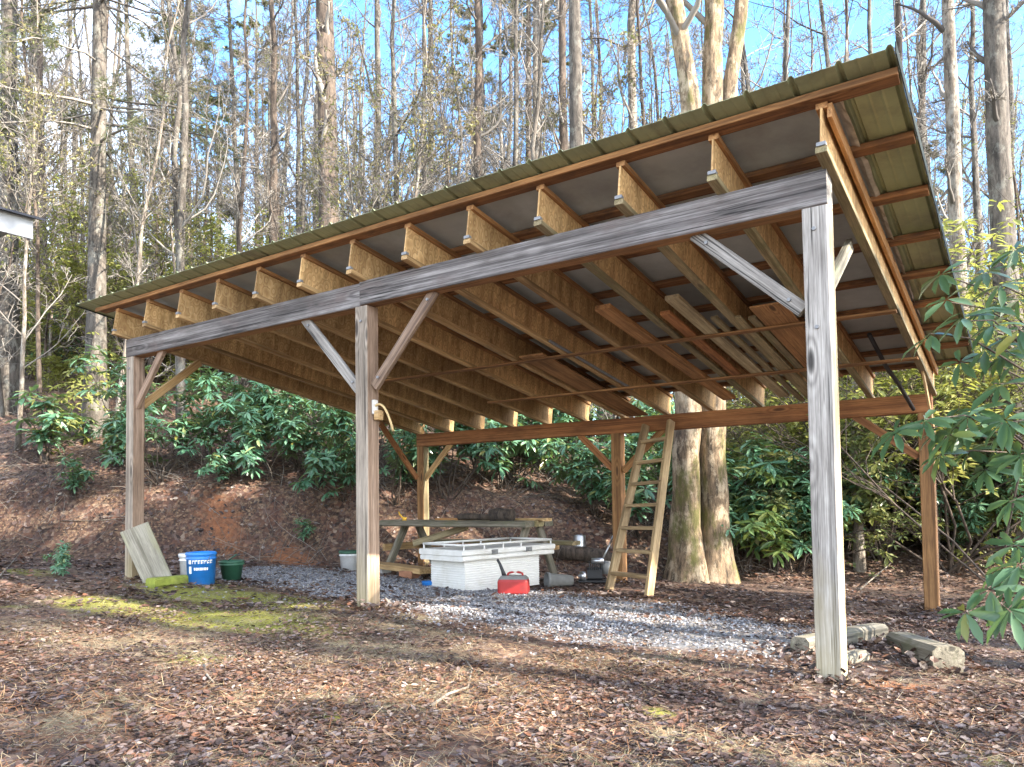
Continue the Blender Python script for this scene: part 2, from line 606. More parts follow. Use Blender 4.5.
MT['log_wood'] = wood('grey_timber_wood', (0.075, 0.068, 0.05), (0.165, 0.15, 0.115), (0.26, 0.24, 0.19), stain=(0.11, 0.11, 0.06), crack=0.6)


def osb():
    m, t, bs = newmat('strand_board')
    v = tex(t, 30, 'ShaderNodeTexVoronoi', sc=(0.5, 1, 0.35), rand=True)
    v.inputs['Randomness'].default_value = 1
    c = ramp(t, math_(t, 'FRACT', math_(t, 'MULTIPLY', v.outputs['Distance'], 3.1)), [(0, (0.38, 0.225, 0.092)), (0.5, (0.52, 0.33, 0.145)), (1, (0.62, 0.43, 0.21))])
    n = tex(t, 7, sc=(2.2, 1, 0.5), detail=6, rough=0.7, rand=True)
    c = mix(t, ramp(t, n.outputs['Fac'], [(0.45, (0, 0, 0)), (0.7, (0.75,) * 3)]), c, (0.20, 0.11, 0.035))
    dr = tex(t, 1.0, sc=(9, 1, 1.2), detail=5, rough=0.7, rand=True)
    c = mix(t, 0.9, c, ramp(t, dr.outputs['Fac'], [(0.34, (0.60, 0.54, 0.47)), (0.6, (1.1, 1.1, 1.1))]), 'MULTIPLY')
    oi = nd(t, 'ShaderNodeObjectInfo')
    hv = nd(t, 'ShaderNodeHueSaturation')
    t.links.new(c, hv.inputs['Color'])
    t.links.new(math_(t, 'MULTIPLY_ADD', oi.outputs['Random'], 0.5, 0.8), hv.inputs['Value'])
    c = hv.outputs[0]
    t.links.new(c, bs.inputs['Base Color'])
    bs.inputs['Roughness'].default_value = 0.75
    bump(t, bs, v.outputs['Distance'], 0.25, 0.003)
    return m


MT['osb'] = osb()
MT['roof'] = plain('olive_roof_metal', (0.235, 0.26, 0.145), 0.42, 0.0, 0.14, 3, 0.03, dirt=(0.09, 0.085, 0.06))
MT['roof_dark'] = plain('dark_trim_metal', (0.03, 0.034, 0.028), 0.7, 0, 0.2, 5, 0.03)
MT['roof_dark'].node_tree.nodes['Principled BSDF'].inputs['Specular IOR Level'].default_value = 0.05
MT['felt'] = plain('grey_felt', (0.36, 0.39, 0.38), 0.8, 0, 0.25, 1.6, 0.3, dirt=(0.22, 0.22, 0.20))
MT['paper'] = plain('torn_paper', (0.42, 0.38, 0.32), 0.9, 0, 0.3, 12, 0.4)
MT['zinc'] = plain('zinc_metal', (0.22, 0.225, 0.235), 0.6, 0.4, 0.2, 20, 0.1)
MT['bark_grey'] = bark('grey_bark', (0.028, 0.024, 0.020), (0.125, 0.110, 0.094), lichen=(0.18, 0.175, 0.15))
MT['bark_brown'] = bark('brown_bark', (0.028, 0.022, 0.018), (0.13, 0.10, 0.078))
MT['bark_pale'] = bark('pale_bark', (0.06, 0.05, 0.04), (0.25, 0.215, 0.175), lichen=(0.34, 0.32, 0.28), fur=1.5)
MT['bark_moss'] = bark('mossy_bark', (0.045, 0.034, 0.022), (0.28, 0.205, 0.13), lichen=(0.40, 0.33, 0.23), moss=(0.085, 0.085, 0.018), fur=1.2)
MT['twig'] = leafy('twig_bark', [(0, (0.06, 0.052, 0.045)), (0.5, (0.15, 0.133, 0.115)), (1, (0.27, 0.25, 0.22))], 0.9, 0)
MT['needle'] = leafy('hemlock_needles', [(0, (0.07, 0.09, 0.038)), (0.5, (0.12, 0.14, 0.06)), (0.85, (0.17, 0.175, 0.085)), (1, (0.20, 0.17, 0.10))], 0.6, 0.4)
MT['pine'] = leafy('yellow_pine_needles', [(0, (0.07, 0.085, 0.025)), (0.6, (0.13, 0.14, 0.045)), (1, (0.20, 0.18, 0.07))], 0.6, 0.35)
MT['rho'] = leafy('rhododendron_leaf', [(0, (0.05, 0.135, 0.075)), (0.5, (0.10, 0.22, 0.135)), (0.9, (0.17, 0.30, 0.18)), (1, (0.25, 0.23, 0.06))], 0.27, 0.22, back=(0.14, 0.18, 0.10), tcol=(0.20, 0.34, 0.08))
MT['rho_near'] = leafy('near_rhododendron_leaf', [(0, (0.035, 0.085, 0.04)), (0.6, (0.06, 0.125, 0.06)), (0.93, (0.085, 0.15, 0.07)), (1, (0.22, 0.20, 0.04))], 0.36, 0.2, back=(0.14, 0.18, 0.11), tcol=(0.16, 0.26, 0.06))
MT['rho_bright'] = leafy('bright_rhododendron_leaf', [(0, (0.08, 0.15, 0.05)), (0.6, (0.15, 0.24, 0.075)), (1, (0.28, 0.29, 0.06))], 0.35, 0.3, back=(0.13, 0.16, 0.08), tcol=(0.22, 0.30, 0.05))  # brighter, yellower leaf colour than the other rhododendrons
MT['laurel'] = leafy('laurel_leaf', [(0, (0.07, 0.10, 0.04)), (0.5, (0.14, 0.175, 0.065)), (1, (0.27, 0.27, 0.09))], 0.4, 0.3, tcol=(0.2, 0.24, 0.05))
MT['laurel_y'] = leafy('yellow_green_leaf', [(0, (0.11, 0.135, 0.03)), (0.5, (0.20, 0.22, 0.06)), (1, (0.34, 0.32, 0.09))], 0.45, 0.4, tcol=(0.32, 0.34, 0.07))
MT['gold_leaf'] = leafy('pale_gold_leaf', [(0, (0.17, 0.14, 0.06)), (0.6, (0.27, 0.24, 0.10)), (1, (0.22, 0.26, 0.08))], 0.6, 0.4)
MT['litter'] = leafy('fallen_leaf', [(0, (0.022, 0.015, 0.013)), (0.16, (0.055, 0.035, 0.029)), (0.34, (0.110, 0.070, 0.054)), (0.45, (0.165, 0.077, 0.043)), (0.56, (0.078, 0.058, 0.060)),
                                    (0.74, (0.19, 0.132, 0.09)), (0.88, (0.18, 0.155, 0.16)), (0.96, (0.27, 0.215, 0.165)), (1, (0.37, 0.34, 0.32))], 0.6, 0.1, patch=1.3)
MT['straw'] = leafy('dry_straw', [(0, (0.13, 0.055, 0.028)), (0.5, (0.25, 0.115, 0.05)), (0.8, (0.34, 0.22, 0.11)), (1, (0.48, 0.39, 0.24))], 0.75, 0.15)
MT['tan_grass'] = leafy('dry_grass', [(0, (0.20, 0.16, 0.10)), (0.6, (0.34, 0.29, 0.19)), (0.9, (0.42, 0.39, 0.29)), (1, (0.22, 0.24, 0.08))], 0.8, 0.2)
MT['pebble'] = leafy('gravel_stone', [(0, (0.11, 0.112, 0.128)), (0.5, (0.235, 0.24, 0.265)), (0.8, (0.35, 0.355, 0.38)), (0.9, (0.25, 0.20, 0.155)), (1, (0.38, 0.36, 0.32))], 0.85, 0)
MT['white_paint'] = plain('white_paint', (0.66, 0.65, 0.62), 0.45, 0, 0.06, 6, 0.03, dirt=(0.50, 0.47, 0.41))
MT['cabin_paint'] = plain('shade_toned_white_paint', (0.30, 0.31, 0.325), 0.75, 0, 0.10, 5, 0.05, dirt=(0.23, 0.23, 0.23))  # white paint darkened and cooled in its colour to stand in for shade
MT['white_plastic'] = plain('white_plastic', (0.72, 0.73, 0.74), 0.4, 0, 0.08, 10, 0.03, dirt=(0.45, 0.42, 0.42))
MT['blue_plastic'] = plain('blue_plastic', (0.02, 0.19, 0.58), 0.4, 0, 0.12, 14, 0.02, dirt=(0.08, 0.18, 0.45))
MT['green_plastic'] = plain('dark_green_plastic', (0.03, 0.10, 0.06), 0.45, 0, 0.2, 10, 0.02)
MT['red_plastic'] = plain('red_plastic', (0.36, 0.022, 0.02), 0.45, 0, 0.15, 12, 0.02, dirt=(0.20, 0.04, 0.035))
MT['grey_plastic'] = plain('grey_plastic', (0.17, 0.17, 0.165), 0.55, 0, 0.2, 10, 0.02)
MT['black'] = plain('black_rubber', (0.018, 0.018, 0.02), 0.5, 0, 0.3, 14, 0.05)
MT['steel'] = plain('dull_steel', (0.50, 0.51, 0.53), 0.32, 0.85, 0.2, 15, 0.05)
MT['yellow'] = plain('yellow_plastic', (0.75, 0.42, 0.03), 0.45, 0, 0.1, 10, 0.02)
MT['tan_rope'] = plain('tan_strap', (0.50, 0.36, 0.17), 0.8, 0, 0.2, 30, 0.2)
MT['concrete'] = plain('concrete', (0.36, 0.35, 0.34), 0.9, 0, 0.2, 12, 0.3)
MT['shingle'] = plain('dark_shingle', (0.035, 0.036, 0.045), 0.85, 0, 0.35, 18, 0.5)
MT['moss_wood'] = plain('mossy_wood', (0.19, 0.22, 0.035), 0.95, 0, 0.5, 9, 0.6, dirt=(0.26, 0.22, 0.13))
MT['brick'] = plain('terracotta', (0.34, 0.16, 0.09), 0.9, 0, 0.3, 10, 0.3)
MT['lichen_wood'] = wood('lichen_grey_wood', (0.17, 0.155, 0.11), (0.36, 0.34, 0.27), (0.52, 0.50, 0.42), stain=(0.30, 0.32, 0.20), crack=0.5)


def ground_material():
    m, t, bs = newmat('forest_floor')
    A = lambda n: nd(t, 'ShaderNodeAttribute', attribute_name=n).outputs['Fac']
    v = tex(t, 17, 'ShaderNodeTexVoronoi', vec='Object', sc=(1, 1, 1))
    sep = nd(t, 'ShaderNodeSeparateColor')
    t.links.new(v.outputs['Color'], sep.inputs[0])
    v2 = tex(t, 31, 'ShaderNodeTexVoronoi', vec='Object')
    sep2 = nd(t, 'ShaderNodeSeparateColor')
    t.links.new(v2.outputs['Color'], sep2.inputs[0])
    leaf = ramp(t, sep.outputs[0], [(0, (0.03, 0.018, 0.015)), (0.3, (0.085, 0.042, 0.030)), (0.55, (0.14, 0.068, 0.042)), (0.75, (0.12, 0.085, 0.075)), (0.9, (0.20, 0.13, 0.085)), (1, (0.28, 0.22, 0.17))])
    leaf2 = ramp(t, sep2.outputs[0], [(0, (0.03, 0.02, 0.015)), (0.6, (0.11, 0.06, 0.04)), (1, (0.26, 0.18, 0.11))])
    n1 = tex(t, 3.0, detail=6, rough=0.7)
    leaf = mix(t, ramp(t, n1.outputs['Fac'], [(0.42, (0, 0, 0)), (0.58, (1, 1, 1))]), leaf, leaf2)
    duff = tex(t, 60, detail=5, rough=0.8)
    leaf = mix(t, 0.6, leaf, ramp(t, duff.outputs['Fac'], [(0.3, (0.45, 0.42, 0.4)), (0.7, (1.25, 1.2, 1.15))]), 'MULTIPLY')
    # gravel
    gv = tex(t, 42, 'ShaderNodeTexVoronoi')
    sg = nd(t, 'ShaderNodeSeparateColor')
    t.links.new(gv.outputs['Color'], sg.inputs[0])
    gc = ramp(t, sg.outputs[0], [(0, (0.08, 0.08, 0.085)), (0.5, (0.17, 0.17, 0.175)), (0.85, (0.25, 0.245, 0.24)), (1, (0.27, 0.21, 0.155))])
    en = tex(t, 9, detail=6, rough=0.75)

    def mask(name, soft=0.18):
        s = math_(t, 'ADD', A(name), math_(t, 'MULTIPLY_ADD', en.outputs['Fac'], 0.9, -0.45))
        return ramp(t, s, [(0.5 - soft, (0, 0, 0)), (0.5 + soft, (1, 1, 1))])
    mo = tex(t, 45, detail=5, rough=0.8)
    mc = ramp(t, mo.outputs['Fac'], [(0.3, (0.075, 0.08, 0.012)), (0.5, (0.19, 0.19, 0.022)), (0.72, (0.36, 0.34, 0.05))])
    cl = tex(t, 20, detail=6, rough=0.75)
    cc = ramp(t, cl.outputs['Fac'], [(0.3, (0.13, 0.045, 0.018)), (0.7, (0.36, 0.145, 0.06))])
    ta = tex(t, 70, detail=5, rough=0.8)
    tcl = ramp(t, ta.outputs['Fac'], [(0.3, (0.12, 0.09, 0.05)), (0.7, (0.36, 0.30, 0.19))])
    c = mix(t, mask('tan', 0.25), leaf, tcl)
    c = mix(t, mask('moss'), c, mc)
    c = mix(t, mask('clay'), c, cc)
    c = mix(t, mask('gravel'), c, gc)
    t.links.new(c, bs.inputs['Base Color'])
    bs.inputs['Roughness'].default_value = 0.85
    h = math_(t, 'ADD', math_(t, 'MULTIPLY', v.outputs['Distance'], 0.6), math_(t, 'MULTIPLY', duff.outputs['Fac'], 0.5))
    bump(t, bs, h, 0.8, 0.03)
    return m


# ------------------------------------------------------------------ ground: one sheet
def gravel_amt(x, y):
    yf = np.interp(x, [-8.2, -7, -5.0, -4.4, -3.1, -1.6, -.4], [1.6, 1.1, 0.85, 0.75, 0.25, 0.20, 0.45])
    yb = np.interp(x, [-8, -4.8, -3.6, -1.8, -.7, -.4], [3.0, 3.1, 2.9, 2.6, 1.9, 1.6])
    s = np.minimum(np.minimum(y - yf, yb - y), np.minimum(-0.35 - x, x + 8.2))
    return sst(-0.55, 0.5, s + 0.35 * vnoise(x, y, 1.7) + .2 * vnoise(x, y, 5))


def blob(x, y, L):
    o = np.zeros(np.shape(x))
    for cx, cy, rx, ry, a in L:
        o = np.maximum(o, a * np.exp(-(((x - cx) / rx) ** 2 + ((y - cy) / ry) ** 2)))
    return o


MOSS = [(-5.4, -0.05, 1.6, .5, 1.1), (-4.4, -0.75, 1.3, .42, 1.0), (-5.7, -1.0, 1.0, .45, .8), (-3.3, -1.75, .4, .25, .6), (-6.5, .5, .8, .3, .7), (-.6, -1.1, .12, .1, .8), (-9.2, -.3, 1.0, .35, .7)]
CLAY = [(.22, .1, .28, .2, .95), (-8.9, 3.6, .8, .35, .8), (-10.4, 3.3, .8, .4, .6), (-6.2, 5.4, .5, .3, .5)]
TAN = [(-3.9, -1.6, 1.0, .5, .6), (-2.6, -1.0, 1.0, .6, .55), (-1.6, -1.3, .7, .4, .5), (-3.0, -.3, .8, .3, .6), (-1.2, -.5, .6, .3, .45), (-4.8, -1.9, .9, .4, .6)]

_g = np.random.default_rng(41)
for _k in range(46):
    _d, _u = _g.uniform(2.2, 7), _g.uniform(-20, 1040)
    _x, _y = CAM[0] + _d * (_fw[0] + _r[0] * (_u - 512) / FPX), CAM[1] + _d * (_fw[1] + _r[1] * (_u - 512) / FPX)
    if _y < .1 and _k % 5:
        TAN.append((_x, _y, _g.uniform(.12, .4), _g.uniform(.08, .2), _g.uniform(.5, .95)))
    elif _y < .1:
        MOSS.append((_x, _y, _g.uniform(.10, .35), _g.uniform(.08, .16), _g.uniform(.55, .8)))


def axis(lo, hi, st, far):
    a = list(np.arange(lo, hi + 1e-6, st))
    s = st
    q = hi
    while q < far:
        s *= 1.13
        q += s
        a.append(q)
    s = st
    q = lo
    while q > -far:
        s *= 1.13
        q -= s
        a.insert(0, q)
    return np.array(a)


xs, ys = axis(-13, 3.0, 0.07, 500), axis(-4.2, 8.0, 0.07, 500)
gx, gy = np.meshgrid(xs, ys, indexing='ij')
gzv = height(gx, gy)
V = np.stack([gx, gy, gzv], -1).reshape(-1, 3)
nx, ny = gx.shape
ii, jj = np.meshgrid(np.arange(nx - 1), np.arange(ny - 1), indexing='ij')
q = (ii * ny + jj).ravel()
F = np.stack([q, q + ny, q + ny + 1, q + 1], 1)
ground = MB().add(V, [F], 0, True).build('ground', ground_material(), kind='structure')
fx, fy = gx.ravel(), gy.ravel()
for nm, val in (('gravel', gravel_amt(fx, fy)), ('moss', blob(fx, fy, MOSS)),
                ('clay', blob(fx, fy, CLAY)), ('tan', blob(fx, fy, TAN) + 0.25 * vnoise(fx, fy, .8) * (fy < 0))):
    at_ = ground.data.attributes.new(nm, 'FLOAT', 'POINT')
    at_.data.foreach_set('value', val.astype(np.float32))

# ------------------------------------------------------------------ the open shed
HB, BW, PW, SL = 2.647, 0.20, 0.14, 0.158
D1, D2, DY = 3.614, 7.205, 4.776
shed = thing('open_shed', (-3.6, 2.4, 0), 'large open sided wooden pole shed with a sloping ribbed metal roof', 'shed')
G, BRN = MT['grey_wood'], MT['post_wood']


def rbz(y):          # underside of the rafters
    return 2.847 - SL * y


def post(x, y, ztop, mats, fm, segs=8, jig=0.001):
    z0 = gz(x + 0.07, y + 0.07) - 0.25
    return lumber('post', (x + PW / 2, y + PW / 2, z0), (x + PW / 2, y + PW / 2, ztop), PW, PW, mats, shed, upv=(0, -1, 0), fm=fm, b=0.008, jig=jig, segs=segs)


# with upv -y: local z = -y (front), local y = cross(up, x) -> +-x
for x in (-D2 - PW, -D1 - PW, -PW):
    side = 2 if x > -1 else 1
    front_mats = [G if x > -1 else MT['drab_wood'], BRN, MT['pale_wood']]
    post(x, 0.0, HB - 0.002, front_mats, (side, side, 1, 0, 1))
for x in (-D2 - PW, -3.70 - PW, -PW):
    post(x, DY, 1.894 - 0.002 if x > -7 else 1.894 - 0.002, [MT['brown_wood'], MT['green_wood']], (0, 0, 0, 0, 0) if x > -7 else (1, 1, 0, 0, 0))
# beams
zb = HB + BW / 2
lumber('beam', (-D2 - PW, PW / 2, zb), (-3.69, PW / 2, zb - 0.004), PW, BW, [MT['beam_wood'], MT['brown_wood']], shed, fm=(0, 0, 1, 0, 0), b=0.007, segs=10, jig=0.0015)
lumber('beam', (-3.687, PW / 2 - 0.006, zb + 0.006), (0.0, PW / 2 - 0.006, zb), PW, BW, [MT['beam_wood'], MT['brown_wood'], MT['grey_wood']], shed, fm=(0, 0, 1, 0, 2), b=0.007, segs=10, jig=0.0015)
zk = 1.894 + 0.10
lumber('beam', (-D2 - PW, DY + PW / 2, zk), (0.0, DY + PW / 2, zk), PW, BW, [MT['red_wood']], shed, b=0.006, segs=12, jig=0.002)
# rafters: strand-board web between two flanges
RY0, RY1 = -0.152, 4.93
for i in range(13):
    x = 0.012 - 0.6096 * i
    p0, p1 = np.array([x, RY0, rbz(RY0) + 0.15]), np.array([x, RY1, rbz(RY1) + 0.15])
    m, L = frame(p0, p1)
    rf = bevbox(MB(), L, 0.012, 0.226, 0.001).build('rafter', MT['osb'], shed)
    rf.matrix_local = Matrix.Translation(-Vector(shed.location)) @ m
    for dz, mt in ((-0.131, MT['green_wood'] if i < 4 else MT['tan_wood']), (0.131, MT['brown_wood'])):
        bevbox(MB(), L - 0.012, 0.062, 0.036, 0.003, c=(0, 0, dz)).build('flange', mt, rf)
# (metal clip where each rafter meets the front beam)
for rf in [c for c in shed.children if c.name.split('.')[0] == 'rafter']:
    mb = MB()
    Lr = 5.146
    bevbox(mb, .030, .050, .022, .002, c=(-Lr / 2 + .012, 0, -.102))
    mb.build('metal_clip', MT['zinc'], rf)
# blocking piece beside the last rafter and between it and the beam
lumber('rim_board', (0.052, -0.12, rbz(-.12) + 0.30 - 0.05), (0.052, 4.86, rbz(4.86) + 0.30 - 0.05), 0.026, 0.085, [MT['brown_wood']], shed, b=0.003)
# purlins
PY = [-0.118, 0.465, 1.106, 1.755, 2.41, 3.05, 3.66, 4.25, 4.80]
for k, y in enumerate(PY):
    z = rbz(y) + 0.303 + 0.019
    lumber('purlin', (-7.62, y, z), (0.395, y, z), 0.088, 0.038, [MT['purlin_wood'], MT['brown_wood']], shed, upv=(0, SL, 1), fm=(0, 0, 0, 0, 1), b=0.003)
lumber('fascia_board', (-7.66, -0.174, rbz(-0.174) + 0.318), (0.398, -0.174, rbz(-0.174) + 0.318), 0.018, 0.042, [MT['brown_wood']], shed, upv=(0, SL, 1), b=0.003, segs=8, jig=0.001)
# felt seen between the rafters, with a torn edge
mb = MB()
nf = 60
ysf = np.linspace(-0.14, 4.84, nf)
rg = np.random.default_rng(5)
xe = 0.115 + 0.03 * np.cumsum(rg.normal(0, .35, nf)) * 0.3
xe = np.clip(xe, 0.07, 0.17)
zf = rbz(ysf) + 0.3445
Vf = np.zeros((nf, 2, 3))
Vf[:, 0] = np.stack([np.full(nf, -7.58), ysf, zf], 1)
Vf[:, 1] = np.stack([np.full(nf, 0.06), ysf, zf], 1)
kk = np.arange(nf - 1) * 2
mb.add(Vf.reshape(-1, 3), [np.stack([kk, kk + 1, kk + 3, kk + 2], 1)])
felt = mb.build('roof_felt', MT['felt'], shed, loc=-Vector(shed.location))
mb = MB()
Vp = np.zeros((nf, 3, 3))
Vp[:, 0] = np.stack([np.full(nf, 0.061), ysf, zf - 0.001], 1)
Vp[:, 1] = np.stack([0.5 * (0.061 + xe), ysf, zf - 0.008 - 0.012 * rg.random(nf)], 1)
Vp[:, 2] = np.stack([xe, ysf, zf - 0.005 - 0.03 * rg.random(nf)], 1)
kk = np.arange(nf - 1) * 3
mb.add(Vp.reshape(-1, 3), [np.concatenate([np.stack([kk + a, kk + a + 1, kk + a + 4, kk + a + 3], 1) for a in (0, 1)])])
mb.build('torn_edge', MT['paper'], felt)

# ribbed metal roof
RX0, RX1, YF, YB = -7.81, 0.405, -0.318, 4.86


def roof_profile():
    pts = [(RX0, 0)]
    n = 34
    p = (RX1 - RX0 - 0.05) / n
    for k in range(n + 1):
        c = RX0 + 0.025 + k * p
        pts += [(c - 0.019, 0.0), (c - 0.007, 0.019), (c + 0.007, 0.019), (c + 0.019, 0.0)]
        if k < n:
            for f in (0.36, 0.64):
                pts += [(c + f * p - 0.012, 0.0), (c + f * p, 0.0025), (c + f * p + 0.012, 0.0)]
    pts = sorted(set((round(a, 4), b) for a, b in pts if RX0 <= a <= RX1))
    return np.array(pts)


pr = roof_profile()
mb = MB()
yy = np.linspace(YF, YB, 9)
Vr = np.zeros((2, len(yy), len(pr), 3))
for s_, dz in ((0, 0.0), (1, 0.0025)):
    Vr[s_, :, :, 0] = pr[None, :, 0]
    Vr[s_, :, :, 1] = yy[:, None]
    Vr[s_, :, :, 2] = rbz(yy)[:, None] + 0.3475 + pr[None, :, 1] + dz
npx = len(pr)
a_, b_ = np.meshgrid(np.arange(len(yy) - 1), np.arange(npx - 1), indexing='ij')
f0 = (a_ * npx + b_).ravel()
o2 = len(yy) * npx
bot = np.stack([f0, f0 + npx, f0 + npx + 1, f0 + 1], 1)
top = np.stack([f0, f0 + 1, f0 + npx + 1, f0 + npx], 1) + o2
e1 = np.arange(npx - 1)
edge = np.stack([e1, e1 + 1, e1 + 1 + o2, e1 + o2], 1)
edge2 = np.stack([e1, e1 + o2, e1 + 1 + o2, e1 + 1], 1) + (len(yy) - 1) * npx
mb.add(Vr.reshape(-1, 3), [np.concatenate([bot, top, edge, edge2])])
mb.build('roof_sheet', MT['roof'], shed, loc=-Vector(shed.location))
# rake trims along both sloping edges
for xr, nm in ((RX1 + 0.004, 1), (RX0 - 0.004, -1)):
    zo = 0.345
    lumber('roof_trim', (xr, YF - 0.004, rbz(YF) + zo), (xr, YB, rbz(YB) + zo), 0.006, 0.06 if nm > 0 else 0.025, [MT['roof_dark']], shed, upv=(0, 0, 1), b=0.001)
# knee braces
BZ = [
    ((-0.16, 0.07, 2.08), (-0.80, 0.07, 2.66), G), ((-0.07, 0.12, 2.13), (-0.07, 0.98, 2.69), MT['lichen_wood']),
    ((-D1 - PW - .02, 0.07, 1.96), (-4.46, 0.07, 2.665), G), ((-D1 + .02, 0.07, 1.97), (-2.93, 0.07, 2.665), MT['post_wood']),
    ((-D2 - .01, 0.055, 2.10), (-6.70, 0.055, 2.665), MT['post_wood']), ((-D2 - PW / 2, 0.15, 2.12), (-D2 - PW / 2 + .02, 0.84, 2.70), MT['tan_wood']),
    ((-D2 - .01, 4.84, 1.38), (-6.68, 4.84, 1.91), MT['tan_wood']), ((-D2 - PW / 2, 4.70, 1.38), (-D2 - PW / 2 + .02, 3.86, 2.2), MT['red_wood']),
    ((-3.70 - PW - .01, 4.84, 1.42), (-4.36, 4.84, 1.91), MT['red_wood']), ((-3.70 + .01, 4.84, 1.38), (-3.10, 4.84, 1.91), MT['brown_wood']),
    ((-PW - .01, 4.84, 1.42), (-0.78, 4.84, 1.91), MT['red_wood']),
]
for a, b, mt in BZ:
    lumber('knee_brace', a, b, 0.042, 0.085, [mt], shed, upv=(0, 0, 1) if abs(a[0] - b[0]) > .1 else (0, 0, 1), b=0.004)
lumber('side_cleat', (0.022, 4.70, 1.66), (0.010, 3.95, 2.27), 0.02, 0.06, [MT['tan_wood']], shed, b=0.002)
for bx_, bz_, by_ in ((-0.235, 2.15, .046), (-0.72, 2.585, .046), (-3.83, 2.03, .046), (-4.39, 2.595, .046), (-3.535, 2.04, .046), (-2.99, 2.60, .046), (-0.075, 1.96, -.001), (-0.075, 2.52, -.001), (-3.68, 2.52, -.001), (-7.275, 2.52, -.001)):
    mb = MB()
    tubes(mb, [[0, .004, 0], [0, -.010, 0]], [.013, .011], 8, cap=True, smooth=False)
    mb.build('bolt', MT['zinc'], shed, loc=Vector((bx_, by_, bz_)) - Vector(shed.location))
# thin nailing strips under the rafters
lumber('nailing_strip', (-5.85, 2.25, rbz(2.25) - 0.011), (0.03, 2.25, rbz(2.25) - 0.013), 0.06, 0.019, [MT['brown_wood']], shed, upv=(0, SL, 1), b=0.002, segs=10, jig=0.0012)
lumber('nailing_strip', (-4.95, 3.50, rbz(3.50) - 0.011), (0.03, 3.50, rbz(3.50) - 0.013), 0.06, 0.019, [MT['brown_wood']], shed, upv=(0, SL, 1), b=0.002, segs=10, jig=0.0012)

# ------------------------------------------------------------------ boards stored on the strips
def stored(name, x0, y0, x1, y1, wd, th, mt, label, cat, lift=0.0, rounded=False):
    z0, z1 = rbz(y0) + th / 2 + 0.002 + lift, rbz(y1) + th / 2 + 0.002 + lift
    if rounded:
        mb = MB()
        P = np.linspace((x0, y0, z0), (x1, y1, z1), 8)
        o = tubes(mb, P, np.full(8, th / 2), 14, cap=True).build(name, mt, label=label, cat=cat, group='lumber stored under the roof')
        return o
    return lumber(name, (x0, y0, z0), (x1, y1, z1), wd, th, [mt], None, upv=(0, SL, 1), b=0.003, label=label, cat=cat, group='lumber stored under the roof')


stored('plank', -2.12, 1.33, -2.06, 4.38, .15, .045, MT['brown_wood'], 'wide brown plank stored under the roof, farther left than the pale plank', 'plank')
stored('plank', -1.50, 1.36, -1.45, 4.45, .12, .038, MT['pale_wood'], 'pale yellowish plank stored under the roof, beside the dark reddish boards', 'plank')
stored('plank', -1.68, 1.64, -1.68, 3.62, .09, .034, MT['red_wood'], 'dark reddish board with split end stored under the roof', 'plank')
stored('plank', -1.17, 1.96, -1.14, 4.62, .085, .026, MT['green_wood'], 'narrow batten nearest the brown plywood under the roof', 'plank')
stored('plank', -1.05, 2.02, -1.02, 4.58, .07, .03, MT['green_wood'], 'greenish batten lying closest to the last but one rafter under the roof', 'plank')
stored('plywood_sheet', -0.86, 1.78, -0.84, 3.9, .28, .014, MT['brown_wood'], 'wide brown plywood strip stored just left of the near corner post', 'plywood', 0.0)
stored('plank', -1.34, 1.9, -1.31, 4.7, .06, .03, MT['green_wood'], 'narrow batten between the wide pale plank and its neighbour batten', 'plank')
stored('plank', -3.40, 2.15, -3.42, 4.75, .30, .020, MT['brown_wood'], 'wide flat brown board stored under the roof near the middle back post', 'plank')
stored('metal_track', -2.98, 1.85, -2.95, 3.62, .03, .02, MT['zinc'], 'thin grey metal strip lying beside the wide flat board under the roof', 'strip')
tb = MB()
Pt = np.array([[-.33, 3.2, rbz(3.2) + .16], [-.30, 3.9, rbz(3.9) + .06], [-.24, 4.25, rbz(4.25) - .02], [-.16, 4.66, rbz(4.6) - .20]])
tubes(tb, Pt, np.full(4, .022), 8, cap=True).build('pipe', MT['black'], label='black pipe hanging down inside the roof at the far right post', cat='pipe')

# hooked strap and white piece on the middle front post
hp = thing('hanging_hook', (-D1 + .002, 0.075, 1.78), 'pale hook with a curved tan strap hanging on the middle front post', 'hook')
mb = MB()
bevbox(mb, .02, .05, .12, .006, c=(.012, 0, .02))
mb.build('hook_plate', MT['white_paint'], hp)
mb = MB()
s_ = np.linspace(0, 1, 10)
tubes(mb, np.stack([.02 + .17 * s_, .03 * s_, .03 + .05 * np.sin(s_ * 2.2) - .26 * s_ ** 2], 1), np.full(10, .010), 6, cap=True).build('strap', MT['tan_rope'], hp)
mb = MB()
bevbox(mb, .05, .06, .08, .008, c=(.045, .01, -.05))
mb.build('block', MT['tan_wood'], hp)

# ------------------------------------------------------------------ ladder
LB0, LB1 = np.array([-3.44, 3.87, gz(-3.44, 3.87)]), np.array([-2.76, 3.53, gz(-2.76, 3.53)])
LT0, LT1 = np.array([-3.28, 4.69, 1.96]), np.array([-2.93, 4.69, 1.99])
lad = thing('ladder', (LB0 + LB1) / 2, 'homemade wooden ladder, wide at the foot, leaning on the back beam', 'ladder')
upl = np.cross(LT0 - LB0, LB1 - LB0)
upl = upl / np.linalg.norm(upl)
for a, b in ((LB0, LT0), (LB1, LT1)):
    lumber('rail', a, b, 0.055, 0.10, [MT['ladder_wood']], lad, upv=upl, b=0.004)
for k in range(7):
    f = 0.10 + k * 0.132
    a, b = LB0 + (LT0 - LB0) * f, LB1 + (LT1 - LB1) * f
    lumber('rung', a, b, 0.11, 0.042, [MT['ladder_wood']], lad, upv=(0, 0, 1), b=0.003)

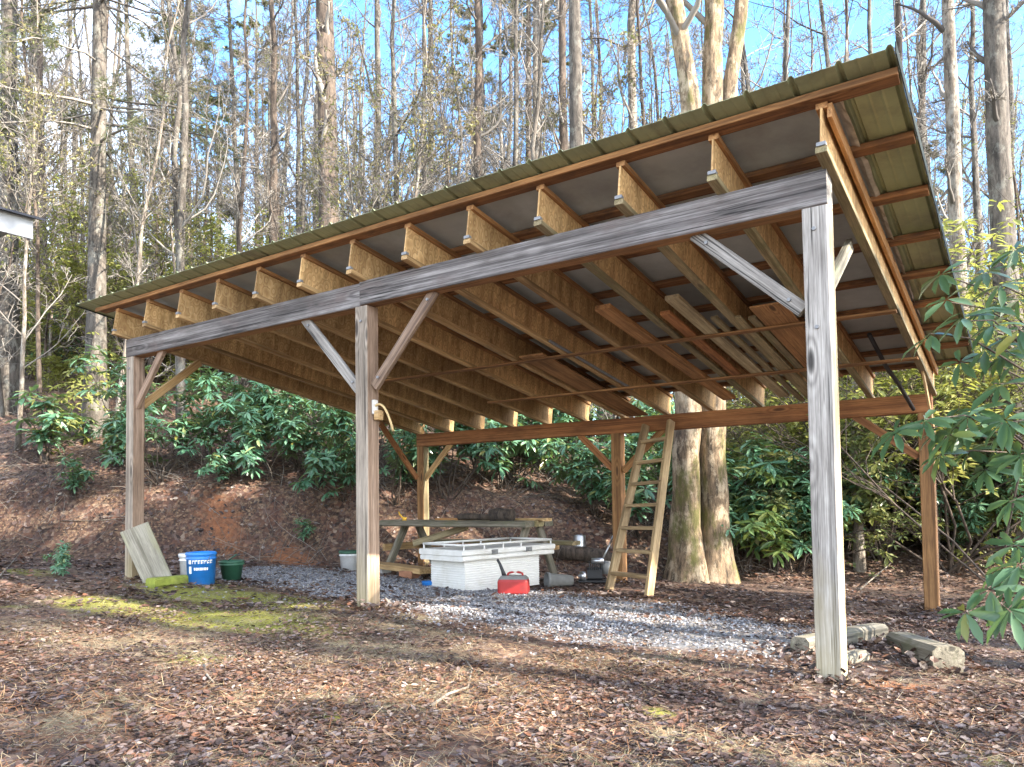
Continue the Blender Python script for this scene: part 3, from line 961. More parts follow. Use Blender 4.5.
# ------------------------------------------------------------------ white truck-bed tool box
N0 = np.array([-4.38, 2.24])
box_rz = math.atan2(.985, .17)             # local x runs along the long side
zt = gz(-4.4, 2.6)
tbx = thing('tool_chest', (N0[0], N0[1], zt - .01), 'white ribbed tool chest with overhanging lid standing on the gravel', 'tool chest', rz=box_rz)
mb = MB()
LBX, WBX, HBX = 1.22, .58, .37
nseg = 14
prof = []
for k in range(nseg):
    z0, z1 = HBX * k / nseg, HBX * (k + 1) / nseg
    prof += [(0.0, z0 + .002), (0.004, z0 + .006), (0.004, z1 - .006), (0.0, z1 - .002)]
rings = []
for off, z in prof:
    rings.append([[-off, -off, z], [LBX + off, -off, z], [LBX + off, WBX + off, z], [-off, WBX + off, z]])
Vb = np.array(rings)
nr = len(Vb)
F = []
for i in range(nr - 1):
    for k in range(4):
        F.append([i * 4 + k, i * 4 + (k + 1) % 4, (i + 1) * 4 + (k + 1) % 4, (i + 1) * 4 + k])
F.append([3, 2, 1, 0])
F.append([(nr - 1) * 4 + k for k in range(4)])
mb.add(Vb.reshape(-1, 3), [np.array(F)])
mb.build('body', MT['white_paint'], tbx)
mb = MB()
bevbox(mb, LBX + .30, WBX + .16, .055, .012, c=(LBX / 2 + .05, WBX / 2, HBX + .028))
bevbox(mb, LBX + .32, WBX + .18, .065, .014, c=(LBX / 2 + .05, WBX / 2, HBX + .092))
lid = mb.build('lid', MT['white_paint'], tbx)
for px in (.38, .95):
    mb = MB()
    bevbox(mb, .09, .012, .055, .004, c=(px, -.096, HBX + .085))
    bevbox(mb, .05, .012, .03, .004, c=(px, -.106, HBX + .08))
    mb.build('latch', MT['grey_plastic'], lid)
mb = MB()
for yy0 in (-.06, WBX + .06):
    tubes(mb, [[-.07, yy0, HBX + .178], [LBX + .17, yy0, HBX + .178]], [.013, .013], 8, cap=True)
    for xx in (-.06, .25, .55, .85, LBX + .16):
        tubes(mb, [[xx, yy0, HBX + .122], [xx, yy0, HBX + .178]], [.010, .010], 6)
for xx in (-.06, LBX + .16):
    tubes(mb, [[xx, -.06, HBX + .178], [xx, WBX + .06, HBX + .178]], [.013, .013], 8, cap=True)
mb.build('top_rail', MT['white_paint'], tbx)

# ------------------------------------------------------------------ red fuel can
fc = thing('fuel_can', (-3.90, 2.50, gz(-3.9, 2.5)), 'red plastic fuel can with grey top in front of the white chest', 'fuel can', rz=math.atan2(.45, .9))
mb = MB()
z = 0
ringp = []
for zz, sx, sy in ((0, .155, .095), (.02, .17, .105), (.14, .17, .105), (.165, .16, .095), (.20, .13, .07)):
    a = np.arange(20) * 2 * math.pi / 20
    ca, sa = np.cos(a), np.sin(a)
    ringp.append(np.stack([sx * np.sign(ca) * np.abs(ca) ** .25, sy * np.sign(sa) * np.abs(sa) ** .25, np.full(20, zz)], 1))
Vb = np.concatenate(ringp)
F = [[i * 20 + k, i * 20 + (k + 1) % 20, (i + 1) * 20 + (k + 1) % 20, (i + 1) * 20 + k] for i in range(4) for k in range(20)]
mb.add(Vb, [np.array(F), np.array([[80 + k for k in range(20)]]), np.array([[k for k in range(19, -1, -1)]])], 0, False)
mb.build('body', MT['red_plastic'], fc)
mb = MB()
Vb2 = np.concatenate([ringp[3] * [1.02, 1.02, 1], ringp[4] * [1.03, 1.03, 1.01]])
mb.add(Vb2, [np.array([[k, (k + 1) % 20, 20 + (k + 1) % 20, 20 + k] for k in range(20)]), np.array([[20 + k for k in range(20)]])])
mb.build('top_band', MT['grey_plastic'], fc)
mb = MB()
s_ = np.linspace(0, math.pi, 9)
tubes(mb, np.stack([.02 + .085 * np.cos(s_), 0 * s_, .195 + .045 * np.sin(s_) ** .5], 1), np.full(9, .012), 8, cap=True).build('handle', MT['red_plastic'], fc)
mb = MB()
tubes(mb, [[-.10, 0, .19], [-.12, 0, .25], [-.15, 0, .33], [-.18, 0, .38]], [.028, .020, .016, .014], 10, cap=True).build('spout', MT['black'], fc)

# ------------------------------------------------------------------ buckets
def bucket(name, loc, r0, r1, h, mat, label, cat='bucket', lid=None, handle=True, rz=0.0, stripes=None, band=None):
    t = thing(name, loc, label, cat, rz=rz)
    mb = MB()
    lathe(mb, [(r0, 0), (r0 + (r1 - r0) * .78, h * .78), (r1 + .008, h * .79), (r1 + .008, h * .81), (r1, h * .82), (r1, h * .9), (r1 + .008, h * .91), (r1 + .008, h * .97), (r1, h), (r1 - .006, h), (r0 - .004, .01)], 32)
    mb.build('bucket_body', mat, t)
    if lid is not None:
        mb = MB()
        lathe(mb, [(r1 + .010, h - .03), (r1 + .013, h), (r1 + .004, h + .012), (r1 - .02, h + .008)], 32, cap1=True)
        mb.build('lid', lid, t)
    if handle:
        mb = MB()
        s_ = np.linspace(0, math.pi, 15)
        tubes(mb, np.stack([(r1 + .012) * np.cos(s_), -.45 * (r1 + .02) * np.sin(s_), h * .88 - .8 * r1 * np.sin(s_)], 1), np.full(15, .003), 5).build('handle', MT['zinc'], t)
    if stripes:
        stripes(t, r0, r1, h)
    return t


def blue_label(t, r0, r1, h):
    """white print round the front of the blue bucket"""
    mb = MB()
    cr = lambda z: r0 + (r1 - r0) * z / h + .0035
    a0 = math.atan2(-5.7, 8.7) - t.rotation_euler.z

    def patch(a1, a2, z1, z2, mat):
        n = 7
        aa = np.linspace(a1, a2, n) + a0
        Vp = np.concatenate([np.stack([cr(zz) * np.cos(aa), cr(zz) * np.sin(aa), np.full(n, zz)], 1) for zz in (z1, z2)])
        k = np.arange(n - 1)
        mb.add(Vp, [np.stack([k, k + 1, k + 1 + n, k + n], 1)], mat)
    # band of broad worn capitals and two lines of smaller print
    g = np.random.default_rng(3)
    a = -.62
    for wd in (.15, .19, .17, .20, .15, .18, .19):
        patch(a, a + wd * .30, .66 * h, .77 * h, 0)
        patch(a + wd * .3, a + wd, .735 * h, .77 * h, 0)
        if g.random() > .4:
            patch(a + wd * .3, a + wd * .9, .675 * h, .70 * h, 0)
        a += wd + .03
    patch(-.95, -.72, .65 * h, .77 * h, 0)
    patch(-.93, -.70, .36 * h, .58 * h, 0)
    a = -.5
    for wd in (.10, .14, .08, .12, .07, .15, .10):
        patch(a, a + wd, .46 * h, .54 * h, 0)
        a += wd + .035
    mb.build('printed_label', MT['white_plastic'], t)


pB = on_ground(206, 585)
bb = np.array([pB[0], pB[1] + .12, 0]) - .16 * _r
bucket('bucket', (bb[0], bb[1], gz(bb[0], bb[1])), .138, .152, .345, MT['blue_plastic'], 'blue plastic bucket with white print beside the mossy plank', stripes=blue_label)
wb = bb - .16 * _r + .20 * np.array([_fw[0], _fw[1], 0])
bucket('bucket', (wb[0], wb[1], gz(wb[0], wb[1])), .138, .150, .30, MT['white_plastic'], 'dirty white bucket half hidden behind the blue bucket', lid=MT['white_plastic'])
gp = on_ground(224, 581)
gpo = bucket('plant_pot', (gp[0], gp[1] + .1, gp[2]), .10, .135, .22, MT['green_plastic'], 'small dark green plastic pot right of the blue bucket', 'pot', handle=False)
mb = MB()
tubes(mb, [[-.10, 0, .20], [.06, .02, .29]], [.008, .008], 6, cap=True).build('grip', MT['green_plastic'], gpo)
wp = on_ground(350, 570)
bucket('bucket', wp, .13, .15, .27, MT['white_plastic'], 'white bucket with green rim at the foot of the bank behind middle post', lid=MT['green_plastic'], handle=False)
bl = on_ground(429, 586)
mb = MB()
lathe(mb, [(.075, 0), (.085, .05), (.09, .055), (.082, .055), (.07, .01)], 20)
mb.build('dish', MT['blue_plastic'], loc=bl, label='small bright blue plastic dish on the gravel beside white chest', cat='dish')

# ------------------------------------------------------------------ leaning board and mossy block at the left post
T0, T1 = at(121, 527, 8.08), at(147, 527, 8.16)
B0, B1 = on_ground(146, 587), on_ground(172, 581)
mid_t, mid_b = (T0 + T1) / 2, (B0 + B1) / 2
upb = np.cross(mid_t - mid_b, T1 - T0)
lumber('leaning_board', mid_b, mid_t, .29, .038, [MT['board_wood']], None, upv=upb, b=0.004, label='wide grey board leaning against the left front post', cat='board')
ms0, ms1 = on_ground(150, 588), on_ground(186, 584)
lumber('timber_offcut', up(ms0, .045), up(ms1, .045), .14, .10, [MT['moss_wood']], None, b=0.02, segs=5, jig=.003, label='short moss covered plank lying at the foot of leaning board', cat='plank')

# ------------------------------------------------------------------ rustic picnic table
pt = thing('picnic_table', (-5.9, 3.95, gz(-5.9, 3.95)), 'rustic weathered picnic table of rough slabs behind white chest', 'table')
ztt = pt.location.z + .73
rgp = np.random.default_rng(9)
for yy0, mt in ((3.72, 'log_wood'), (3.95, 'green_wood'), (4.18, 'log_wood')):
    lumber('tabletop_slab', (-7.25, yy0, ztt), (-4.45, yy0 - .04, ztt + .01), .21, .08, [MT[mt]], pt, b=.018, segs=8, jig=.004)
lumber('bench_seat', (-7.0, 4.62, ztt - .30), (-4.3, 4.60, ztt - .28), .22, .055, [MT['green_wood']], pt, b=.012, segs=6, jig=.003)
for xx in (-6.75, -4.62):
    zg = gz(xx, 4.0)
    lumber('leg', (xx, 3.42, zg), (xx, 3.86, ztt - .03), .05, .12, [MT['log_wood']], pt, upv=(0, 1, .3), b=.006)
    lumber('leg', (xx + .05, 4.5, zg - .03), (xx + .05, 4.08, ztt - .03), .05, .12, [MT['log_wood']], pt, upv=(0, 1, .3), b=.006)
    lumber('cross_bar', (xx - .05, 3.45, ztt - .33), (xx - .05, 4.72, ztt - .33), .045, .10, [MT['tan_wood']], pt, b=.005)
lumber('brace', (-6.7, 3.98, ztt - .30), (-5.7, 3.98, ztt - .05), .05, .09, [MT['pale_wood']], pt, b=.005)
mb = MB()
tubes(mb, [[-.18, 0, 0], [-.08, .01, .005], [.06, -.01, 0], [.17, 0, 0]], [.085, .095, .088, .08], 14, cap=True)
mb.build('log', MT['bark_brown'], loc=(-4.95, 3.78, ztt + .12), label='short dark cut log lying on the picnic table', cat='log')
lumber('board', (-5.0, 4.05, ztt + .055), (-4.3, 3.9, ztt + .06), .11, .04, [MT['tan_wood']], None, b=.004, label='tan board lying on the right end of the picnic table', cat='board')
mb = MB()
tubes(mb, [[-.30, 0, 0], [-.1, .01, .01], [.12, -.01, .0], [.32, .02, .0]], [.045, .05, .045, .04], 10, cap=True)
mb.build('log', MT['bark_brown'], loc=(-5.55, 3.98, ztt + .09), label='thin dark branch log lying along the middle of the picnic table', cat='log')
lumber('board', (-6.35, 4.12, ztt + .055), (-5.6, 4.2, ztt + .055), .16, .03, [MT['brown_wood']], None, b=.003, label='short brown board lying at the back of the picnic table', cat='board')
yl = thing('scoop', (-6.72, 3.80, ztt + .03), 'small yellow plastic scoop lying on the picnic table', 'scoop')
mb = MB()
lathe(mb, [(.028, 0), (.035, .06), (.030, .06), (.022, .01)], 14).build('bowl', MT['yellow'], yl)
mb = MB()
tubes(mb, [[-.03, 0, .05], [-.09, 0, .10], [-.11, 0, .14]], [.012, .012, .010], 8, cap=True).build('handle', MT['yellow'], yl)

# boards, block and brick on the gravel left of the chest
lm = on_ground(402, 575)
lumber('board', (lm[0] - .75, lm[1] + .10, lm[2] + .12), (lm[0] + .72, lm[1] - .30, lm[2] + .11), .24, .07, [MT['tan_wood']], None, b=.005, label='thick tan board lying on bricks between middle post and white chest', cat='board')
for dx, dy, nm, mt, lb in ((-.45, -.02, 'concrete_block', 'concrete', 'pale concrete block under the left end of the tan board'), (.42, -.30, 'brick', 'brick', 'reddish brick under the right end of the tan board')):
    px, py = lm[0] + dx, lm[1] + dy
    mb = MB()
    bevbox(mb, .36 if mt == 'concrete' else .22, .18, .10, .008)
    mb.build(nm, MT[mt], loc=(px, py, gz(px, py) + .045), label=lb, cat='block' if mt == 'concrete' else 'brick')

# ------------------------------------------------------------------ pot on its side, engine, pail on a log
gq = on_ground(556, 588)
pot = thing('flower_pot', (gq[0], gq[1] + .08, gq[2] + .085), 'grey plastic pot lying on its side by the red fuel can', 'pot')
mb = MB()
lathe(mb, [(.065, -.17), (.085, .13), (.097, .135), (.097, .17), (.085, .17), (.06, -.15)], 28)
po = mb.build('pot_body', MT['grey_plastic'], pot)
po.rotation_euler = Vector((-.62, -.78, .06)).to_track_quat('Z', 'Y').to_euler()
eg = on_ground(588, 584)
en = thing('small_engine', (eg[0], eg[1] + .15, eg[2]), 'small black engine with bright metal parts at the ladder foot', 'engine', rz=.5)
mb = MB()
bevbox(mb, .40, .26, .03, .006, c=(0, 0, .03))
mb.build('base_plate', MT['black'], en)
mb = MB()
bevbox(mb, .20, .20, .15, .02, c=(.02, 0, .125))
for k in range(6):
    bevbox(mb, .012, .22, .12, .004, c=(-.05 + k * .026, 0, .22))
mb.build('crankcase', MT['black'], en)
mb = MB()
tubes(mb, [[-.02, -.10, .30], [.14, -.10, .30]], [.038, .038], 14, cap=True).build('muffler', MT['steel'], en)
mb = MB()
tubes(mb, [[-.18, -.08, .10], [-.10, -.08, .10]], [.06, .06], 18, cap=True)
tubes(mb, [[-.20, -.08, .10], [-.18, -.08, .10]], [.022, .022], 10, cap=True).build('pulley', MT['steel'], en)
mb = MB()
lathe(mb, [(.07, .12), (.075, .26), (.06, .28), (.02, .29)], 18, c=(.17, .02, 0), cap1=True).build('air_filter', MT['grey_plastic'], en)
mb = MB()
tubes(mb, [[.1, .1, .25], [.22, .16, .48], [.28, .2, .62]], [.012, .012, .012], 8, cap=True).build('lever', MT['steel'], en)
lgp = on_ground(585, 566)
lg0, lg1 = on_ground(548, 556), on_ground(612, 568)
mb = MB()
Pl = np.linspace(up(lg0, .12), up(lg1, .12), 7) + rgp.normal(0, .015, (7, 3))
tubes(mb, Pl, np.array([.13, .135, .13, .125, .12, .12, .115]), 14, cap=True)
mb.build('fallen_log', MT['bark_brown'], label='fallen log lying across the leaves left of the ladder', cat='log')
pc = (lg0 + lg1) / 2
pl = thing('pail', (pc[0] + .02, pc[1] - .02, pc[2] + .235), 'shiny grey metal pail standing upside down on the fallen log', 'pail')
mb = MB()
lathe(mb, [(.105, 0), (.102, .02), (.098, .17), (.09, .19), (.02, .20)], 24, cap1=True).build('pail_body', MT['steel'], pl)

# ------------------------------------------------------------------ timbers by the near post
a0, a1 = on_ground(950, 672), on_ground(897, 646)
dr = unit(a1 - a0)
lumber('timber', up(a0, .06), up(a1 - dr * .06, .02), .18, .17, [MT['log_wood'], MT['log_wood']], None, b=.03, segs=6, jig=.003, fm=(0, 0, 0, 0, 1), label='squared weathered timber lying right of the near post, cut end facing out', cat='timber', group='timbers by the near post')
b0, b1 = on_ground(800, 654), on_ground(880, 641)
lumber('timber', up(b0, .04), up(b1, .07), .13, .12, [MT['log_wood']], None, b=.025, segs=6, jig=.004, label='pale timber with a broken end lying behind the near post', cat='timber', group='timbers by the near post')
c0, c1 = on_ground(835, 667), on_ground(862, 661)
lumber('timber', up(c0, .02), up(c1, .025), .10, .08, [MT['log_wood']], None, b=.02, segs=3, jig=.003, label='short pale timber stub against the right side of the near post', cat='timber', group='timbers by the near post')

# ------------------------------------------------------------------ neighbouring cabin, only its eave corner is in view
EC = at(33, 229, 9.0)
ex, ey, ez = EC
cb = thing('cabin', (ex - 3.5, ey - 4, gz(ex - 3.5, ey - 4)), 'white cabin at the left edge, only its dark shingled eave corner showing', 'cabin')
co = -Vector(cb.location)
mb = MB()
mb.add(boxv(ex - 6.2, ex - .62, ey - 8, ey - .55, gz(ex - 1, ey - 1) - .6, ez + .12), [BOXF])
mb.build('wall', MT['cabin_paint'], cb, loc=co)
mb = MB()
mb.add(boxv(ex - .02, ex, ey - 8.3, ey, ez - .12, ez + .12), [BOXF])
mb.add(boxv(ex - .10, ex - .021, ey - .022, ey - .002, ez - .12, ez + .12), [BOXF])
mb.add(boxv(ex - 6.8, ex - .02, ey - 8.3, ey - .024, ez + .06, ez + .09), [BOXF])
mb.build('fascia', MT['cabin_paint'], cb, loc=co)
mb = MB()
xr, zr = ex - 3.4, ez + 1.15
sec = [(ex + .09, ez + .105), (xr, zr), (ex - 6.9, ez + .105), (ex - 6.9, ez + .13), (xr, zr + .03), (ex + .09, ez + .13)]
Vq = np.array([[a, yv, b] for yv in (ey - 8.4, ey + .10) for a, b in sec])
Fq = [[k, (k + 1) % 6, 6 + (k + 1) % 6, 6 + k] for k in range(6)]
mb.add(Vq, [np.array(Fq), np.array([[0, 5, 4, 1], [1, 4, 3, 2], [6, 7, 10, 11], [7, 8, 9, 10]])])
mb.build('roof', MT['shingle'], cb, loc=co)

# ------------------------------------------------------------------ trees
def limb_batch(rg, n, origin, dirs, length, r0, seg=5, droop=0.0, wander=0.18, up_pull=0.0, rend=0.25):
    """n wandering branches; origin (n,3) dirs (n,3) length (n,) r0 (n,)"""
    P = np.zeros((n, seg + 1, 3))
    P[:, 0] = origin
    d = unit(dirs)
    st = (length / seg)[:, None]
    for k in range(seg):
        d = unit(d + rg.normal(0, wander, (n, 3)) + np.array([0, 0, up_pull - droop * (k + 1) / seg]))
        P[:, k + 1] = P[:, k] + d * st
    Rr = r0[:, None] * np.linspace(1, rend, seg + 1)[None]
    return P, Rr


def sub_branches(rg, P, Rr, per, t0=0.25, ang=0.75, lscale=0.5, rscale=0.5, seg=4, rmin=0.003, **kw):
    n, m, _ = P.shape
    idx = np.repeat(np.arange(n), per)
    t = rg.uniform(t0, 0.98, len(idx)) * (m - 1)
    i = np.minimum(t.astype(int), m - 2)
    f = (t - i)[:, None]
    o = P[idx, i] * (1 - f) + P[idx, i + 1] * f
    d = unit(P[idx, i + 1] - P[idx, i])
    rnd = unit(rg.normal(0, 1, d.shape))
    perp = unit(rnd - (rnd * d).sum(1, keepdims=True) * d)
    a = rg.normal(ang, 0.18, len(idx))[:, None]
    dd = d * np.cos(a) + perp * np.sin(a)
    Lp = np.linalg.norm(P[:, -1] - P[:, 0], axis=1)[idx]
    ln = Lp * lscale * rg.uniform(0.5, 1.2, len(idx)) * (1.15 - 0.6 * t / (m - 1))
    rr = np.maximum((Rr[idx, i] * (1 - f[:, 0]) + Rr[idx, i + 1] * f[:, 0]) * rscale, rmin)
    return limb_batch(rg, len(idx), o, dd, ln, rr, seg, **kw)


def trunk_path(rg, H, lean=(0, 0), wob=0.10, n=14):
    s = np.linspace(0, 1, n)
    x = lean[0] * s * H + wob * np.cumsum(rg.normal(0, .35, n)) * s
    y = lean[1] * s * H + wob * np.cumsum(rg.normal(0, .35, n)) * s
    return np.stack([x, y, H * s - .25], 1)


def trunk_mesh(mb, P, r0, rg, mat=0, sides=12, taper=0.8, flare=0.5):
    n = len(P)
    s = np.linspace(0, 1, n)
    Rd = r0 * (1 - taper * s) * (1 + flare * np.exp(-s * len(P) * 1.6)) * (1 + rg.normal(0, .03, n))
    tubes(mb, P, Rd, sides, mat, rough=.05)
    return Rd


def bare_crown(mb, rg, P, Rd, nl, t0, lmul, mat=0, dens=1.0, ang=0.75, twigs=True, dead_low=0):
    n = len(P)
    t = np.sort(rg.uniform(t0, 0.97, nl)) * (n - 1)
    i = t.astype(int)
    f = (t - i)[:, None]
    o = P[i] * (1 - f) + P[np.minimum(i + 1, n - 1)] * f
    az = rg.uniform(0, 2 * math.pi, nl) + np.arange(nl) * 2.4
    el = rg.normal(0.7, 0.22, nl)
    d = np.stack([np.cos(az) * np.cos(el), np.sin(az) * np.cos(el), np.sin(el)], 1)
    H = P[-1, 2]
    ln = lmul * H * (1.05 - 0.75 * t / (n - 1)) * rg.uniform(.6, 1.15, nl)
    rr = Rd[i] * rg.uniform(.28, .5, nl)
    A, Ra = limb_batch(rg, nl, o, d, ln, rr, 7, wander=.16, up_pull=.10)
    tubes(mb, A, Ra, 6, mat)
    B, Rb = sub_branches(rg, A, Ra, int(7 * dens), .12, ang, .55, .55, 5, .008, wander=.2, up_pull=.06)
    tubes(mb, B, Rb, 4, mat)
    if twigs:
        C, Rc = sub_branches(rg, B, Rb, int(7 * dens), .12, .7, .55, .6, 3, .0065, wander=.2, up_pull=.03, rend=.5)
        tubes(mb, C, Rc, 3, mat)
        Dd, Re = sub_branches(rg, C, Rc, int(4 * dens), .2, .65, .6, .7, 2, .0050, wander=.2, rend=.6)
        tubes(mb, Dd, Re, 3, mat)


def needle_sprays(mb, rg, P, per, size, mat, droop=.25, w_=.055):
    n, m, _ = P.shape
    idx = np.repeat(np.arange(n), per)
    t = rg.uniform(.15, 1, len(idx)) * (m - 1)
    i = np.minimum(t.astype(int), m - 2)
    f = (t - i)[:, None]
    o = P[idx, i] * (1 - f) + P[idx, i + 1] * f
    d = unit(P[idx, i + 1] - P[idx, i])
    side = unit(np.cross(d, np.array([0, 0, 1.0]))) * rg.choice([-1, 1], len(idx))[:, None]
    dd = unit(d * .6 + side * rg.uniform(.3, 1, (len(idx), 1)) + np.array([0, 0, -droop]) + rg.normal(0, .15, d.shape))
    X, Y, Z = axes(dd, unit(np.array([0, 0, 1.0]) + rg.normal(0, .35, d.shape)))
    sz = size * rg.uniform(.6, 1.3, len(idx))
    scatter(mb, LAU_V * [1, w_ / .2, 1], LAU_F, o, X, Y, Z, sz, mat)


def conifer_crown(mbt, mbf, rg, P, Rd, nl, t0, lmul, size=.16, per=60, droop=.35, leaf_frac=.75, el0=.05):
    n = len(P)
    t = np.sort(rg.uniform(t0, .985, nl)) * (n - 1)
    i = t.astype(int)
    f = (t - i)[:, None]
    o = P[i] * (1 - f) + P[np.minimum(i + 1, n - 1)] * f
    az = np.arange(nl) * 2.4 + rg.normal(0, .3, nl)
    el = rg.normal(el0, .15, nl)
    d = np.stack([np.cos(az) * np.cos(el), np.sin(az) * np.cos(el), np.sin(el)], 1)
    H = P[-1, 2]
    ln = lmul * H * (1.02 - .9 * t / (n - 1)) * rg.uniform(.65, 1.15, nl)
    rr = np.maximum(Rd[i] * rg.uniform(.16, .26, nl), .008)
    A, Ra = limb_batch(rg, nl, o, d, ln, rr, 6, wander=.1, droop=droop * .3)
    tubes(mbt, A, Ra, 5, 0)
    B, Rb = sub_branches(rg, A, Ra, 9, .15, .8, .42, .5, 4, .004, wander=.12, droop=droop * .5)
    tubes(mbt, B, Rb, 3, 0)
    C, Rc = sub_branches(rg, B, Rb, 4, .15, .7, .45, .5, 2, .003, wander=.1, droop=droop * .4)
    tubes(mbt, C, Rc, 3, 0)
    k = int(nl * leaf_frac)                   # lower limbs may be dead and bare
    kb = (nl - k) * 9
    needle_sprays(mbf, rg, B[kb:], per // 4, size, 0, droop)
    needle_sprays(mbf, rg, C[kb * 4:], per // 7, size, 0, droop)


TW = MT['twig']


def tree_bare(name, seed, H, r0, bk, nl=16, t0=.35, lmul=.28, dens=1.0, lean=(0, 0), wob=.10, loc=(0, 0, 0), label=None, group=None, sides=12, flare=.5):
    rg = np.random.default_rng(seed)
    o = thing(name, loc, label, 'tree', group)
    mb = MB()
    P = trunk_path(rg, H, lean, wob)
    Rd = trunk_mesh(mb, P, r0, rg, 0, sides, flare=flare)
    mb.build('trunk', MT[bk], o)
    mc = MB()
    bare_crown(mc, rg, P, Rd, nl, t0, lmul, 0, dens)
    if t0 > .3 and r0 > .085:
        bare_crown(mc, rg, P, Rd, 16, .06, .07, 0, .8)
    mc.build('crown', TW, o)
    return o


def tree_conifer(name, seed, H, r0, bk, nl=40, t0=.25, lmul=.18, per=40, leaf='needle', lean=(0, 0), loc=(0, 0, 0), label=None, group=None, size=.16, frac=.75, droop=.35, el0=.05):
    rg = np.random.default_rng(seed)
    o = thing(name, loc, label, 'tree', group)
    mb = MB()
    P = trunk_path(rg, H, lean, .06)
    Rd = trunk_mesh(mb, P, r0, rg, 0, 12, taper=.92, flare=.35)
    mb.build('trunk', MT[bk], o)
    mt, mf = MB(), MB()
    conifer_crown(mt, mf, rg, P, Rd, nl, t0, lmul, size, per, droop, frac, el0)
    cr = mt.build('crown', TW, o)
    mf.build('foliage', MT[leaf], cr)
    return o


# named trunks, read off the photograph: pixel column low and at the top edge, width there, depth
def stand(u, vref, d):
    p = at(u, vref, d)
    return np.array([p[0], p[1], gz(p[0], p[1])])


def lean_for(u0, u1, d, H):
    """sideways lean so that the trunk runs from column u0 low to u1 at the top edge of the picture"""
    h_top = (CYP / FPX + .043) * d
    dx = (u1 - u0) / FPX * d / max(h_top, 1)
    return (_r[0] * dx, _r[1] * dx)


NAMED = [
    # u_low, u_top, width px, depth, bark, kind, H, label
    (333, 326, 25, 17.0, 'bark_brown', 'tall', 26, 'stout straight grey tree rising behind the left part of the roof'),
    (9, 4, 22, 17.5, 'bark_grey', 'tall', 24, 'thick grey trunk at the left edge above the cabin eave'),
    (276, 267, 10, 18.5, 'bark_brown', 'mid', 17, 'slim dark tree just left of the stout straight grey tree'),
    (395, 402, 9, 22, 'bark_grey', 'spread', 17, 'slender many branched bare tree right of the stout grey tree'),
    (484, 474, 11, 19, 'bark_brown', 'mid', 19, 'dark slim trunk above the middle of the roof'),
    (538, 545, 14, 23, 'bark_pale', 'tall', 23, 'pale straight trunk left of the dark paired trunks above roof'),
    (566, 569, 11, 17.5, 'bark_brown', 'tall', 22, 'narrow dark trunk, left one of the pair above the roof'),
    (581, 583, 19, 15.0, 'bark_grey', 'tall', 24, 'grey trunk seen under the roof left of the ladder and above it'),
    (646, 632, 15, 20, 'bark_pale', 'mid', 20, 'pale leaning trunk left of the big multi stemmed tree'),
    (668, 640, 7, 18, 'bark_brown', 'mid', 16, 'thin leaning tree close left of the big multi stemmed tree'),
    (911, 911, 11, 21, 'bark_brown', 'tall', 22, 'dark straight trunk above the right tip of the roof'),
    (969, 964, 18, 14.5, 'bark_pale', 'tall', 22, 'pale sunlit trunk right of the roof'),
    (988, 986, 10, 20, 'bark_grey', 'mid', 19, 'slim grey trunk between the two thick trunks at the right'),
    (1017, 1008, 27, 13.0, 'bark_grey', 'tall', 23, 'thick mottled trunk at the right edge of the photo'),
    (855, 860, 11, 12.6, 'bark_pale', 'sap', 9, 'slim pale trunk standing right of the near post under the roof'),
    (872, 868, 9, 14.0, 'bark_brown', 'sap', 9, 'slim dark trunk just left of the far right post'),
    (881, 884, 13, 19.0, 'bark_grey', 'mid', 15, 'mottled grey trunk farther behind the far right post'),
    (186, 180, 10, 24, 'bark_grey', 'mid', 20, 'slim grey trunk right of the big hemlock'),
    (112, 178, 6, 15, 'bark_pale', 'sap', 10, 'thin pale sapling leaning right in front of the big hemlock'),
    (232, 262, 7, 17, 'bark_brown', 'sap', 12, 'thin dark sapling leaning right, between hemlock and grey tree'),
    (245, 222, 7, 20, 'bark_grey', 'mid', 15, 'thin grey tree leaning left, right of the big hemlock'),
    (302, 296, 7, 22, 'bark_grey', 'mid', 16, 'thin grey tree touching the stout grey tree at its left'),
    (425, 436, 7, 24, 'bark_grey', 'mid', 18, 'thin grey bare tree above the middle front post'),
    (508, 500, 6, 24, 'bark_pale', 'mid', 18, 'thin pale trunk just right of the dark slim trunk'),
    (610, 606, 8, 26, 'bark_grey', 'mid', 19, 'thin grey trunk right of the dark paired trunks'),
    (45, 36, 9, 22, 'bark_brown', 'mid', 19, 'slim dark trunk just right of the left edge trunk'),
    (140, 128, 8, 21, 'bark_grey', 'mid', 18, 'slim grey trunk leaning left behind the big hemlock'),
]
for k, (u0, u1, wpx, d, bk, kind, H, lb) in enumerate(NAMED):
    p = stand(u0, 430, d)
    r0 = wpx / FPX * d / 2 * .98
    nl, t0, lm_ = {'tall': (13, .45, .22), 'mid': (15, .28, .22), 'spread': (20, .16, .30), 'sap': (12, .3, .20)}[kind]
    tree_bare('bare_tree', 100 + k, H, r0, bk, nl, t0, lm_, 1.0 if d > 14 else .8, lean_for(u0, u1, d, H),   .10 if kind == 'tall' else .2, p, lb, flare=.35)

